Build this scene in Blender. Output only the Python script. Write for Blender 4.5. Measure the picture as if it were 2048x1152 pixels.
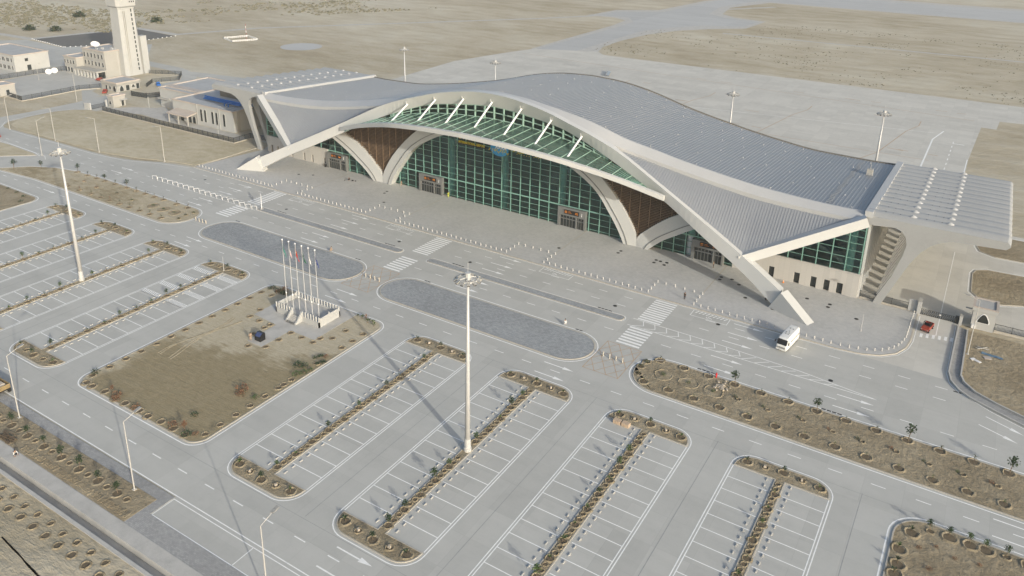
import bpy, bmesh, math, random
from mathutils import Vector, Matrix
R = math.radians
random.seed(11)
for o in list(bpy.data.objects): bpy.data.objects.remove(o)
SC = bpy.context.scene
COL = SC.collection

# ---------------------------------------------------------------- camera (drone, 80 m up, picture cropped from a taller frame)
cam = bpy.data.cameras.new('camera'); camo = bpy.data.objects.new('camera', cam); COL.objects.link(camo)
FPX, YAW, PIT, ROL = 1588.07, -0.550157, 0.329744, -0.0212695
fw = Vector((math.sin(YAW)*math.cos(PIT), math.cos(YAW)*math.cos(PIT), -math.sin(PIT)))
rt = Vector((math.cos(YAW), -math.sin(YAW), 0)); dn = fw.cross(rt)
r2 = math.cos(ROL)*rt + math.sin(ROL)*dn; d2 = -math.sin(ROL)*rt + math.cos(ROL)*dn
mw = Matrix((r2, -d2, -fw)).transposed().to_4x4(); mw.translation = Vector((108, -171, 80))
camo.matrix_world = mw
cam.sensor_width = 36; cam.sensor_fit = 'HORIZONTAL'; cam.lens = FPX/2048*36
cam.shift_y = (345-576)/2048; cam.clip_start = 1; cam.clip_end = 8000
SC.camera = camo
# ---------------------------------------------------------------- sky and sun
SUN_EL, SUN_AZ = R(18), R(-26)            # azimuth from +X, counter-clockwise
w = bpy.data.worlds.new('World'); SC.world = w; w.use_nodes = True
nt = w.node_tree; bg = nt.nodes['Background']
sky = nt.nodes.new('ShaderNodeTexSky'); sky.sky_type = 'NISHITA'; sky.sun_disc = False
sky.sun_elevation = SUN_EL; sky.sun_rotation = math.pi/2-SUN_AZ
sky.air_density = 1.0; sky.dust_density = 3.0; sky.ozone_density = 1.0
nt.links.new(sky.outputs[0], bg.inputs[0]); bg.inputs[1].default_value = 0.15
sl = bpy.data.lights.new('sun', 'SUN'); sl.energy = 2.7; sl.angle = R(0.8); sl.color = (1, .955, .85)
so = bpy.data.objects.new('sun', sl); COL.objects.link(so)
sd = Vector((math.cos(SUN_EL)*math.cos(SUN_AZ), math.cos(SUN_EL)*math.sin(SUN_AZ), math.sin(SUN_EL)))
so.rotation_euler = sd.to_track_quat('Z', 'Y').to_euler(); so.location = (200, -200, 150)
SC.view_settings.view_transform = 'Standard'; SC.view_settings.look = 'None'
SC.view_settings.exposure = 0.40; SC.view_settings.gamma = 1
SC.render.engine = 'CYCLES'

# ---------------------------------------------------------------- materials
MATS = {}
def newmat(name):
    m = bpy.data.materials.new(name); m.use_nodes = True; MATS[name] = m
    n = m.node_tree.nodes; l = m.node_tree.links
    return m, n, l, n['Principled BSDF']
def rgb(c): return (c[0], c[1], c[2], 1)
def noise(n, l, scale, detail=5, rough=.6, vec=None):
    t = n.new('ShaderNodeTexNoise'); t.inputs['Scale'].default_value = scale
    t.inputs['Detail'].default_value = detail; t.inputs['Roughness'].default_value = rough
    if vec is not None: l.new(vec, t.inputs['Vector'])
    return t.outputs['Fac']
def ramp(n, l, fac, stops):
    r = n.new('ShaderNodeValToRGB'); e = r.color_ramp.elements
    while len(e) > 1: e.remove(e[-1])
    e[0].position = stops[0][0]; e[0].color = rgb(stops[0][1])
    for p, c in stops[1:]:
        k = e.new(p); k.color = rgb(c)
    l.new(fac, r.inputs[0]); return r.outputs[0]
def mix(n, l, fac, a, b, mode='MIX'):
    m = n.new('ShaderNodeMix'); m.data_type = 'RGBA'; m.blend_type = mode
    if isinstance(fac, (int, float)): m.inputs[0].default_value = fac
    else: l.new(fac, m.inputs[0])
    for i, v in ((6, a), (7, b)):
        if isinstance(v, tuple): m.inputs[i].default_value = rgb(v)
        else: l.new(v, m.inputs[i])
    return m.outputs[2]
def mth(n, l, op, a, b=None, c=None):
    m = n.new('ShaderNodeMath'); m.operation = op
    for i, v in enumerate((a, b, c)):
        if v is None: continue
        if isinstance(v, (int, float)): m.inputs[i].default_value = v
        else: l.new(v, m.inputs[i])
    return m.outputs[0]
def coords(n):
    t = n.new('ShaderNodeTexCoord'); return t.outputs['Object']
def bump(n, l, h, bs, strength=.3, dist=.1):
    b = n.new('ShaderNodeBump'); b.inputs['Strength'].default_value = strength
    b.inputs['Distance'].default_value = dist; l.new(h, b.inputs['Height']); l.new(b.outputs[0], bs.inputs['Normal'])
def simple(name, col, rough=.6, var=.12, scale=.6, metal=0, bmp=0, fine=8, spec=.4):
    m, n, l, b = newmat(name)
    o = coords(n); a = noise(n, l, scale, 5, .65, o); f = noise(n, l, fine, 3, .6, o)
    s = mth(n, l, 'ADD', mth(n, l, 'MULTIPLY', a, .65), mth(n, l, 'MULTIPLY', f, .35))
    lo = tuple(c*(1-var*1.6) for c in col); hi = tuple(min(1, c*(1+var*1.1)) for c in col)
    l.new(ramp(n, l, s, [(.3, lo), (.5, col), (.72, hi)]), b.inputs['Base Color'])
    b.inputs['Roughness'].default_value = rough; b.inputs['Metallic'].default_value = metal
    b.inputs['Specular IOR Level'].default_value = spec
    if bmp: bump(n, l, f, b, bmp, .05)
    return m
def sep(n, l, o):
    s = n.new('ShaderNodeSeparateXYZ'); l.new(o, s.inputs[0]); return s.outputs
def sandmat(name, stops, big=.02, mid=.22, fine=2.2, stretch=(1, 1, 1), bstr=.6, bdist=.4):
    m, n, l, b = newmat(name); o = coords(n)
    mp = n.new('ShaderNodeMapping'); mp.inputs['Scale'].default_value = stretch; l.new(o, mp.inputs['Vector']); v = mp.outputs[0]
    a = noise(n, l, big, 6, .62, v); c = noise(n, l, mid, 6, .65, v); f = noise(n, l, fine, 5, .7, v)
    s = mth(n, l, 'ADD', mth(n, l, 'MULTIPLY', a, .50), mth(n, l, 'ADD', mth(n, l, 'MULTIPLY', c, .34), mth(n, l, 'MULTIPLY', f, .16)))
    col = ramp(n, l, s, stops)
    l.new(col, b.inputs['Base Color']); b.inputs['Roughness'].default_value = .95; b.inputs['Specular IOR Level'].default_value = .1
    bump(n, l, mth(n, l, 'ADD', mth(n, l, 'MULTIPLY', c, 1.5), mth(n, l, 'MULTIPLY', f, .5)), b, bstr, bdist); return m
def grid_mask(n, l, x, px, wx, off=0.0):
    t = mth(n, l, 'FRACT', mth(n, l, 'ADD', mth(n, l, 'DIVIDE', x, px), off + 1000.0))
    return mth(n, l, 'LESS_THAN', t, wx/px)
def concrete(name, col, px, py, wid, joint=.82, var=.08, streak=(.02, .3), spread=.09):
    """cast concrete: slab joints in world metres, each slab a shade of its own, tyre and dirt streaks"""
    m, n, l, b = newmat(name); o = coords(n); X, Y, Z = sep(n, l, o)
    g = mth(n, l, 'MAXIMUM', grid_mask(n, l, X, px, wid), grid_mask(n, l, Y, py, wid))
    fl = n.new('ShaderNodeCombineXYZ')
    l.new(mth(n, l, 'FLOOR', mth(n, l, 'DIVIDE', X, px)), fl.inputs[0]); l.new(mth(n, l, 'FLOOR', mth(n, l, 'DIVIDE', Y, py)), fl.inputs[1])
    wn = n.new('ShaderNodeTexWhiteNoise'); l.new(fl.outputs[0], wn.inputs['Vector'])
    mp = n.new('ShaderNodeMapping'); mp.inputs['Scale'].default_value = (streak[0], streak[1], 1); l.new(o, mp.inputs['Vector'])
    st = noise(n, l, 1.0, 5, .6, mp.outputs[0]); bg_ = noise(n, l, .05, 5, .6, o); f = noise(n, l, 3.0, 4, .7, o); md = noise(n, l, .5, 5, .65, o)
    s = mth(n, l, 'ADD', mth(n, l, 'ADD', mth(n, l, 'MULTIPLY', st, .32), mth(n, l, 'MULTIPLY', bg_, .3)), mth(n, l, 'ADD', mth(n, l, 'MULTIPLY', f, .12), mth(n, l, 'MULTIPLY', md, .26)))
    lo = tuple(c*(1-var*2.2) for c in col); hi = tuple(c*(1+var*1.4) for c in col)
    base = ramp(n, l, s, [(.32, lo), (.5, col), (.68, hi)])
    sh = mth(n, l, 'MULTIPLY_ADD', wn.outputs['Value'], spread, 1-spread/2)
    cc = n.new('ShaderNodeCombineXYZ')
    for i in range(3): l.new(sh, cc.inputs[i])
    base = mix(n, l, 1.0, base, cc.outputs[0], 'MULTIPLY')
    base = mix(n, l, g, base, mix(n, l, 1.0, base, (joint, joint, joint), 'MULTIPLY'))
    l.new(base, b.inputs['Base Color']); b.inputs['Roughness'].default_value = .85; b.inputs['Specular IOR Level'].default_value = .25
    bump(n, l, f, b, .1, .02); return m
def paver(name, c1, c2, mortar, sx, sy, scale=1.0, noisy=.5):
    m, n, l, b = newmat(name); o = coords(n)
    br = n.new('ShaderNodeTexBrick'); l.new(o, br.inputs['Vector'])
    br.inputs['Color1'].default_value = rgb(c1); br.inputs['Color2'].default_value = rgb(c2); br.inputs['Mortar'].default_value = rgb(mortar)
    br.inputs['Scale'].default_value = scale; br.inputs['Brick Width'].default_value = sx; br.inputs['Row Height'].default_value = sy
    br.inputs['Mortar Size'].default_value = .012; br.inputs['Bias'].default_value = 0
    a = noise(n, l, .07, 6, .65, o); c = noise(n, l, .9, 5, .7, o)
    s = mth(n, l, 'ADD', mth(n, l, 'MULTIPLY', a, .55), mth(n, l, 'MULTIPLY', c, .45))
    v = ramp(n, l, s, [(.3, (1-noisy*.5,)*3), (.5, (1-noisy*.12,)*3), (.7, (1+noisy*.16,)*3)])
    l.new(mix(n, l, 1.0, br.outputs['Color'], v, 'MULTIPLY'), b.inputs['Base Color'])
    b.inputs['Roughness'].default_value = .9; b.inputs['Specular IOR Level'].default_value = .2
    bump(n, l, br.outputs['Fac'], b, -.25, .02); return m
def glass(name, tint, gcol, fac, rough=.04, dust=0, dcol=(.3, .4, .35)):
    m, n, l, b = newmat(name); n.remove(b); out = n['Material Output']
    t = n.new('ShaderNodeBsdfTransparent'); t.inputs[0].default_value = rgb(tint)
    g = n.new('ShaderNodeBsdfGlossy'); g.inputs['Color'].default_value = rgb(gcol); g.inputs['Roughness'].default_value = rough
    fr = n.new('ShaderNodeFresnel'); fr.inputs[0].default_value = 1.5
    f = mth(n, l, 'ADD', fr.outputs[0], fac)
    mx = n.new('ShaderNodeMixShader'); l.new(f, mx.inputs[0]); l.new(t.outputs[0], mx.inputs[1]); l.new(g.outputs[0], mx.inputs[2])
    res = mx.outputs[0]
    if dust:
        o = coords(n); d = n.new('ShaderNodeBsdfDiffuse')
        nn = noise(n, l, .9, 5, .7, o)
        l.new(ramp(n, l, nn, [(.35, tuple(c*.55 for c in dcol)), (.6, dcol), (.75, tuple(c*1.3 for c in dcol))]), d.inputs[0])
        m2 = n.new('ShaderNodeMixShader'); l.new(mth(n, l, 'MULTIPLY_ADD', nn, dust, dust*.4), m2.inputs[0])
        l.new(res, m2.inputs[1]); l.new(d.outputs[0], m2.inputs[2]); res = m2.outputs[0]
    l.new(res, out.inputs[0]); return m

DES = [(.34, (.29, .245, .165)), (.43, (.37, .32, .225)), (.50, (.445, .395, .295)), (.56, (.50, .46, .36)), (.66, (.56, .53, .44))]
M_desert = sandmat('desert_sand', DES, .009, .075, .8, (.55, 1.25, 1), .8, .8)
M_bed = sandmat('bed_sand', [(.30, (.18, .15, .10)), (.45, (.265, .222, .15)), (.55, (.325, .277, .193)), (.70, (.41, .36, .265))], .09, .8, 5, (1, 1, 1), .9, .35)
M_lawn = sandmat('raked_sand', [(.30, (.24, .20, .125)), (.44, (.30, .252, .16)), (.52, (.42, .365, .26)), (.66, (.50, .45, .34))], .035, .4, 3, (1, 1.6, 1), .7, .3)
M_field = sandmat('field_sand', [(.30, (.33, .285, .19)), (.44, (.41, .36, .25)), (.54, (.49, .44, .325)), (.68, (.55, .51, .40))], .03, .3, 2, (1, 1.4, 1), .6, .25)
def squaremat():
    m, n, l, b = newmat('square_sand'); o = coords(n); X, Y, Z = sep(n, l, o)
    a = noise(n, l, .11, 6, .62, o); c = noise(n, l, .7, 6, .7, o); f = noise(n, l, 4, 4, .7, o)
    mp = n.new('ShaderNodeMapping'); mp.inputs['Rotation'].default_value = (0, 0, R(-28)); mp.inputs['Scale'].default_value = (.25, 1.6, 1); l.new(o, mp.inputs['Vector']); st = noise(n, l, 1, 5, .65, mp.outputs[0])
    e = mth(n, l, 'ADD', mth(n, l, 'MULTIPLY_ADD', X, .022, 0), mth(n, l, 'MULTIPLY_ADD', Y, -.055, -4.75))
    e = mth(n, l, 'ADD', e, mth(n, l, 'ADD', mth(n, l, 'MULTIPLY_ADD', a, 1.3, -.65), mth(n, l, 'MULTIPLY_ADD', st, .7, -.35)))
    e2 = mth(n, l, 'MULTIPLY_ADD', X, .10, 1.55); e2 = mth(n, l, 'ADD', e2, mth(n, l, 'MULTIPLY_ADD', a, 1.2, -.6))
    msk = n.new('ShaderNodeMapRange'); msk.interpolation_type = 'SMOOTHSTEP'; l.new(mth(n, l, 'MINIMUM', e, e2), msk.inputs[0]); msk.inputs[1].default_value = -.12; msk.inputs[2].default_value = .22
    g = mth(n, l, 'ADD', mth(n, l, 'MULTIPLY', c, .6), mth(n, l, 'MULTIPLY', f, .4))
    lt = ramp(n, l, g, [(.3, (.36, .31, .215)), (.5, (.44, .39, .285)), (.7, (.50, .45, .34))]); dk = ramp(n, l, g, [(.3, (.225, .185, .11)), (.5, (.28, .235, .145)), (.7, (.33, .28, .185))])
    l.new(mix(n, l, msk.outputs[0], lt, dk), b.inputs['Base Color']); b.inputs['Roughness'].default_value = .95; b.inputs['Specular IOR Level'].default_value = .1
    bump(n, l, mth(n, l, 'ADD', st, mth(n, l, 'MULTIPLY', f, .5)), b, .6, .25); return m
M_square = squaremat()
M_soil = simple('damp_soil', (.15, .12, .08), .95, .3, 3, 0, .5, 14, .1)
M_road = concrete('concrete_road', (.438, .436, .405), 5.4, 6.0, .07, .92, .065)
M_apron = concrete('apron_concrete', (.515, .50, .45), 5.0, 5.0, .10, .94, .10, (.008, .10), .10)
M_taxi = concrete('taxiway_asphalt', (.415, .42, .41), 60, 60, .05, .95, .08, (.01, .12))
M_plaza = paver('plaza_pavers', (.50, .495, .47), (.455, .455, .44), (.40, .40, .385), .6, .3, 1.0, .45)
M_grey = paver('grey_cobbles', (.375, .39, .392), (.285, .30, .305), (.21, .22, .22), .5, .25, 1.0, .6)
M_brick = paver('sidewalk_bricks', (.385, .385, .37), (.31, .31, .305), (.22, .22, .215), .42, .21, 1.0, .6)
M_kerb = simple('kerb_stone', (.42, .39, .33), .85, .12, 1.5, 0, .1)
M_slab = simple('drain_concrete', (.44, .43, .40), .9, .16, .35, 0, .2)
M_paint = simple('road_paint', (.80, .80, .77), .7, .10, 1.2, 0, 0, 10)
M_opaint = simple('orange_paint', (.45, .33, .22), .8, .2, 1.5)
M_vault = simple('vault_cladding', (.335, .342, .338), .5, .06, .15, 0, 0, 2)
M_white = simple('white_cladding', (.50, .505, .49), .45, .035, .12, 0, 0, 2)
M_band = simple('pale_fascia', (.43, .435, .43), .5, .04, .15, 0, 0, 2)
M_roof = simple('grey_metal_roof', (.27, .283, .298), .45, .05, .08, .25, 0, 1.5, .5)
M_seam = simple('roof_seam_metal', (.30, .313, .33), .45, .05, .1, .25, 0, 1.5, .5)
M_side = simple('side_roof_metal', (.32, .335, .35), .45, .05, .1, .3, 0, 2, .5)
M_fasc = simple('bronze_fascia', (.16, .145, .115), .5, .15, .5)
M_stone = paver('stone_cladding', (.48, .465, .435), (.44, .43, .405), (.36, .35, .325), 1.2, .6, 1.0, .12)
M_mull = simple('teal_mullion', (.20, .38, .32), .4, .06, .5, .1)
M_tframe = simple('pale_green_frame', (.30, .45, .37), .4, .08, .5)
M_glass = glass('teal_curtain_glass', (.36, .66, .60), (.55, .85, .80), .05)
M_cglass = glass('dusty_canopy_glass', (.42, .62, .53), (.8, .95, .9), .05, .08, .45, (.14, .23, .18))
M_clear = glass('green_clerestory_glass', (.20, .36, .25), (.8, .9, .85), .03)
M_dark = simple('dark_glass', (.025, .03, .03), .12, .2, 1, 0, 0, 8, .6)
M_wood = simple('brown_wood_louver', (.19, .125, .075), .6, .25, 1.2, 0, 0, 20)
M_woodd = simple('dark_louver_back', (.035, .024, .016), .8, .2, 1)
M_grey2 = simple('door_grey_metal', (.19, .195, .19), .45, .06, 1, .2)
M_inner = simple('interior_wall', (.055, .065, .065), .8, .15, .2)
M_infloor = simple('interior_floor', (.22, .24, .23), .5, .1, .5)
M_black = simple('black_panel', (.012, .012, .013), .4, .1, 2)
M_orange = simple('sign_orange', (.75, .25, .03), .5, .02, 2)
M_yellow = simple('sign_yellow', (.62, .50, .03), .5, .03, 2)
M_blue = simple('sign_blue', (.04, .28, .55), .5, .05, 2)
M_bol = simple('bollard_stone', (.52, .51, .48), .7, .08, 3)
M_signw = simple('sign_white', (.75, .75, .74), .5, .02, 2)
M_build = simple('cream_render', (.36, .352, .325), .85, .07, .3, 0, .05)
M_buildw = simple('white_render', (.41, .413, .40), .85, .06, .3, 0, .05)
M_coping = simple('pink_coping', (.44, .39, .345), .85, .1, .5)
M_froof = simple('flat_roof', (.38, .39, .39), .85, .1, .25)
M_fence = simple('dark_fence_steel', (.055, .06, .06), .5, .1, 2, .4)
M_pole = simple('galvanised_pole', (.50, .50, .485), .45, .05, 1, .1)
M_tanpole = simple('tan_lamp_pole', (.44, .43, .40), .5, .05, 1)
M_chrome = simple('steel', (.55, .55, .55), .3, .05, 2, .8)
M_leaf = simple('leaf_green', (.065, .105, .03), .6, .35, 3, 0, 0, 12)
M_leafd = simple('dark_leaf', (.035, .06, .022), .6, .35, 3, 0, 0, 12)
M_dry = simple('dry_twigs', (.20, .11, .06), .8, .3, 3)
M_scrub = simple('desert_scrub', (.15, .14, .09), .9, .35, .2, 0, 0, 3)
M_trunk = simple('bark', (.15, .11, .07), .9, .2, 5)
M_bus = simple('bus_white_paint', (.70, .70, .67), .3, .03, .8, 0, 0, 8, .5)
M_tyre = simple('rubber', (.02, .02, .02), .85, .1, 4)
M_red = simple('red_paint', (.30, .05, .03), .4, .1, 2)
M_amber = simple('amber_paint', (.27, .20, .10), .5, .2, 2)
M_pipe = simple('blue_pipe', (.02, .13, .42), .4, .08, 2)
M_lot = simple('dark_asphalt_lot', (.125, .12, .11), .9, .12, .05)
M_skin = simple('skin', (.28, .17, .11), .6, .05, 4)
M_hair = simple('hair', (.02, .016, .013), .6, .1, 6)
M_cblack = simple('black_cloth', (.018, .018, .022), .85, .2, 5)
M_jnt = simple('joint_filler', (.30, .305, .295), .9, .15, .6)
M_cwhite = simple('white_cloth', (.60, .60, .58), .85, .08, 5)
M_ctan = simple('tan_cloth', (.34, .26, .19), .85, .1, 5)
M_hivis = simple('hivis_yellow', (.55, .60, .04), .7, .05, 5)
M_rubble = simple('rubble', (.42, .37, .30), .9, .2, 2, 0, .3)
M_tarp = simple('blue_tarp', (.10, .17, .24), .8, .2, 2)
M_head = simple('lamp_housing', (.34, .335, .31), .5, .25, 3, .2, 0, 12)
M_lens = simple('lamp_lens', (.10, .10, .10), .2, .1, 3, 0, 0, 8, .6)

# ---------------------------------------------------------------- mesh helpers
class MB:
    def __init__(s): s.v = []; s.f = []; s.m = []; s.cur = 0
    def quad(s, *p):
        b = len(s.v); s.v += [tuple(q) for q in p]; s.f.append(tuple(range(b, b+len(p)))); s.m.append(s.cur); return s
    def box(s, x0, x1, y0, y1, z0, z1):
        b = len(s.v)
        s.v += [(x, y, z) for z in (z0, z1) for y in (y0, y1) for x in (x0, x1)]
        for f in ((0, 2, 3, 1), (4, 5, 7, 6), (0, 1, 5, 4), (2, 6, 7, 3), (0, 4, 6, 2), (1, 3, 7, 5)):
            s.f.append(tuple(b+i for i in f)); s.m.append(s.cur)
        return s
    def cbox(s, c, size, rz=0):
        b = len(s.v); s.box(-size[0]/2, size[0]/2, -size[1]/2, size[1]/2, -size[2]/2, size[2]/2)
        ca, sa = math.cos(rz), math.sin(rz)
        for i in range(b, len(s.v)):
            x, y, z = s.v[i]; s.v[i] = (c[0]+x*ca-y*sa, c[1]+x*sa+y*ca, c[2]+z)
        return s
    def beam(s, p, q, w, h, up=(0, 0, 1)):
        p, q = Vector(p), Vector(q); d = (q-p).normalized(); u = Vector(up)
        if abs(d.dot(u)) > .98: u = Vector((1, 0, 0))
        a = d.cross(u).normalized(); c = a.cross(d).normalized(); b = len(s.v)
        for e in (p, q):
            for i, j in ((-1, -1), (1, -1), (1, 1), (-1, 1)): s.v.append(tuple(e+a*i*w/2+c*j*h/2))
        for f in ((0, 1, 2, 3), (7, 6, 5, 4), (0, 4, 5, 1), (1, 5, 6, 2), (2, 6, 7, 3), (3, 7, 4, 0)):
            s.f.append(tuple(b+i for i in f)); s.m.append(s.cur)
        return s
    def tube(s, p, q, r0, r1=None, n=8, cap=True):
        r1 = r0 if r1 is None else r1; p, q = Vector(p), Vector(q); d = (q-p).normalized()
        u = Vector((0, 0, 1)) if abs(d.z) < .95 else Vector((1, 0, 0)); a = d.cross(u).normalized(); c = a.cross(d); b = len(s.v)
        for e, r in ((p, r0), (q, r1)):
            for i in range(n):
                t = 2*math.pi*i/n; s.v.append(tuple(e+a*math.cos(t)*r+c*math.sin(t)*r))
        for i in range(n):
            j = (i+1) % n; s.f.append((b+i, b+j, b+n+j, b+n+i)); s.m.append(s.cur)
        if cap:
            s.f.append(tuple(b+i for i in reversed(range(n)))); s.m.append(s.cur); s.f.append(tuple(b+n+i for i in range(n))); s.m.append(s.cur)
        return s
    def prism(s, poly, z0, z1, top=True, bottom=True):
        n = len(poly); b = len(s.v); s.v += [(x, y, z0) for x, y in poly]+[(x, y, z1) for x, y in poly]
        for i in range(n):
            j = (i+1) % n; s.f.append((b+i, b+j, b+n+j, b+n+i)); s.m.append(s.cur)
        if top: s.f.append(tuple(b+n+i for i in range(n))); s.m.append(s.cur)
        if bottom: s.f.append(tuple(b+i for i in reversed(range(n)))); s.m.append(s.cur)
        return s
    def prism_y(s, poly, y0, y1):
        """polygon in XZ extruded along Y"""
        n = len(poly); b = len(s.v); s.v += [(x, y0, z) for x, z in poly]+[(x, y1, z) for x, z in poly]
        for i in range(n):
            j = (i+1) % n; s.f.append((b+i, b+j, b+n+j, b+n+i)); s.m.append(s.cur)
        s.f.append(tuple(b+i for i in reversed(range(n)))); s.m.append(s.cur); s.f.append(tuple(b+n+i for i in range(n))); s.m.append(s.cur)
        return s
    def prism_x(s, poly, x0, x1):
        n = len(poly); b = len(s.v); s.v += [(x0, y, z) for y, z in poly]+[(x1, y, z) for y, z in poly]
        for i in range(n):
            j = (i+1) % n; s.f.append((b+i, b+j, b+n+j, b+n+i)); s.m.append(s.cur)
        s.f.append(tuple(b+i for i in reversed(range(n)))); s.m.append(s.cur); s.f.append(tuple(b+n+i for i in range(n))); s.m.append(s.cur)
        return s
    def strip(s, A, B):
        b = len(s.v); n = len(A); s.v += [tuple(p) for p in A]+[tuple(p) for p in B]
        for i in range(n-1): s.f.append((b+i, b+i+1, b+n+i+1, b+n+i)); s.m.append(s.cur)
        return s
    def loft(s, rings, closed=True, caps=True):
        """list of equal-length point rings"""
        b = len(s.v); k = len(rings[0])
        for r_ in rings: s.v += [tuple(p) for p in r_]
        for i in range(len(rings)-1):
            for j in range(k if closed else k-1):
                a = b+i*k+j; c = b+i*k+(j+1) % k
                s.f.append((a, c, c+k, a+k)); s.m.append(s.cur)
        if caps and closed:
            s.f.append(tuple(b+j for j in reversed(range(k)))); s.m.append(s.cur)
            s.f.append(tuple(b+(len(rings)-1)*k+j for j in range(k))); s.m.append(s.cur)
        return s
    def line(s, pts, w, z, closed=False):
        """painted stroke in plan"""
        P = [Vector((p[0], p[1])) for p in pts]; n = len(P); A = []; B = []
        for i in range(n):
            if closed: a, c = P[i-1], P[(i+1) % n]
            else: a, c = P[max(0, i-1)], P[min(n-1, i+1)]
            d1 = (P[i]-a); d2_ = (c-P[i])
            if d1.length < 1e-6: d1 = d2_
            if d2_.length < 1e-6: d2_ = d1
            d1.normalize(); d2_.normalize(); t = (d1+d2_); t = t.normalized() if t.length > 1e-6 else d1
            nn = Vector((-t.y, t.x)); k = max(.5, nn.dot(Vector((-d1.y, d1.x))))
            A.append((P[i].x-nn.x*w/2/k, P[i].y-nn.y*w/2/k, z)); B.append((P[i].x+nn.x*w/2/k, P[i].y+nn.y*w/2/k, z))
        if closed: A.append(A[0]); B.append(B[0])
        return s.strip(A, B)
    def mesh(s, name, mats, smooth=False):
        me = bpy.data.meshes.new(name); me.from_pydata(s.v, [], s.f)
        mats = mats if isinstance(mats, (list, tuple)) else [mats]
        for m in mats: me.materials.append(m)
        if len(mats) > 1: me.polygons.foreach_set('material_index', s.m)
        if smooth: me.polygons.foreach_set('use_smooth', [True]*len(s.f))
        me.update(); return me
    def build(s, name, mats, parent=None, smooth=False, kind=None):
        return ob(name, s.mesh(name, mats, smooth), parent, kind)
def ob(name, me, parent=None, kind=None, loc=None, rz=None, scale=None):
    o = bpy.data.objects.new(name, me); COL.objects.link(o)
    if parent is not None: o.parent = parent
    if kind: o['kind'] = kind
    if loc is not None: o.location = loc
    if rz is not None: o.rotation_euler = (0, 0, rz)
    if scale is not None: o.scale = (scale,)*3 if isinstance(scale, (int, float)) else scale
    return o
def tag(o, label, cat, group=None):
    o['label'] = label; o['category'] = cat
    if group: o['group'] = group
    return o
def thing(name, label, cat, loc=(0, 0, 0), rz=0, group=None):
    o = bpy.data.objects.new(name, None); COL.objects.link(o); o.location = loc; o.rotation_euler = (0, 0, rz)
    o.empty_display_size = .2
    return tag(o, label, cat, group)
def clone(root, loc, rz=0, label=None, scale=None):
    r = root.copy(); COL.objects.link(r); r.location = loc; r.rotation_euler = (0, 0, rz)
    if label: r['label'] = label
    if scale is not None: r.scale = (scale,)*3
    for ch in list(root.children):
        c = ch.copy(); COL.objects.link(c); c.parent = r
        for g in list(ch.children):
            d = g.copy(); COL.objects.link(d); d.parent = c
    return r
def interp(tab, x):
    """table of (x, a, b..) sorted by x, linear"""
    if x <= tab[0][0]: return tab[0][1:]
    for a, b in zip(tab, tab[1:]):
        if x <= b[0]:
            t = (x-a[0])/(b[0]-a[0]); return tuple(p+(q-p)*t for p, q in zip(a[1:], b[1:]))
    return tab[-1][1:]
def smooth_tab(tab, n=3):
    """Catmull-Rom resample"""
    out = []
    for i in range(len(tab)-1):
        p0 = tab[max(0, i-1)]; p1 = tab[i]; p2 = tab[i+1]; p3 = tab[min(len(tab)-1, i+2)]
        for k in range(n):
            t = k/n
            x = p1[0]+(p2[0]-p1[0])*t; r_ = [x]
            for c in range(1, len(p1)):
                m1 = (p2[c]-p0[c])/max(1e-6, (p2[0]-p0[0]))*(p2[0]-p1[0]); m2 = (p3[c]-p1[c])/max(1e-6, (p3[0]-p1[0]))*(p2[0]-p1[0])
                r_.append((2*t**3-3*t*t+1)*p1[c]+(t**3-2*t*t+t)*m1+(-2*t**3+3*t*t)*p2[c]+(t**3-t*t)*m2)
            out.append(tuple(r_))
    out.append(tab[-1]); return out
def rrect(x0, x1, y0, y1, r, n=8):
    """rounded rectangle; r may be (r_x0y0, r_x1y0, r_x1y1, r_x0y1)"""
    if not isinstance(r, tuple): r = (r,)*4
    p = []
    for (cx, cy, rr, a0) in ((x0+r[0], y0+r[0], r[0], 180), (x1-r[1], y0+r[1], r[1], 270), (x1-r[2], y1-r[2], r[2], 0), (x0+r[3], y1-r[3], r[3], 90)):
        if rr <= 0: p.append((cx, cy)); continue
        for i in range(n+1):
            a = R(a0+90*i/n); p.append((cx+rr*math.cos(a), cy+rr*math.sin(a)))
    return p
def inset(poly, d):
    n = len(poly); P = [Vector(p) for p in poly]; out = []
    for i in range(n):
        d1 = (P[i]-P[i-1]); d2_ = (P[(i+1) % n]-P[i])
        if d1.length < 1e-6: d1 = d2_
        if d2_.length < 1e-6: d2_ = d1
        d1 = d1.normalized(); d2_ = d2_.normalized(); t = d1+d2_; t = t.normalized() if t.length > 1e-6 else d1
        nn = Vector((-t.y, t.x)); k = max(.4, nn.dot(Vector((-d1.y, d1.x))))
        q = P[i]+nn*d/k; out.append((q.x, q.y))
    return out
def struct(name, mb, mat, parent=None, smooth=False):
    return mb.build(name, mat, parent, smooth, None if parent is not None else 'structure')
# ================================================================ THE SETTING
L = 4200
CX0, CX1, CY0, CY1 = -120, 120, -128.45, -127.05        # open drain beside the car park
g = MB()
g.quad((-L, CY1, 0), (L, CY1, 0), (L, L, 0), (-L, L, 0))
g.quad((-L, -L, 0), (L, -L, 0), (L, CY0, 0), (-L, CY0, 0))
g.quad((-L, CY0, 0), (CX0, CY0, 0), (CX0, CY1, 0), (-L, CY1, 0))
g.quad((CX1, CY0, 0), (L, CY0, 0), (L, CY1, 0), (CX1, CY1, 0))
ground = struct('ground', g, M_desert)
d = MB()
d.box(CX0, CX1, CY0-.5, CY0, -1.3, .10); d.box(CX0, CX1, CY1, -125.1, -1.3, .10); d.box(CX0, CX1, CY0, CY1, -1.3, -1.05)
struct('drain_channel', d, M_slab)

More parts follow.
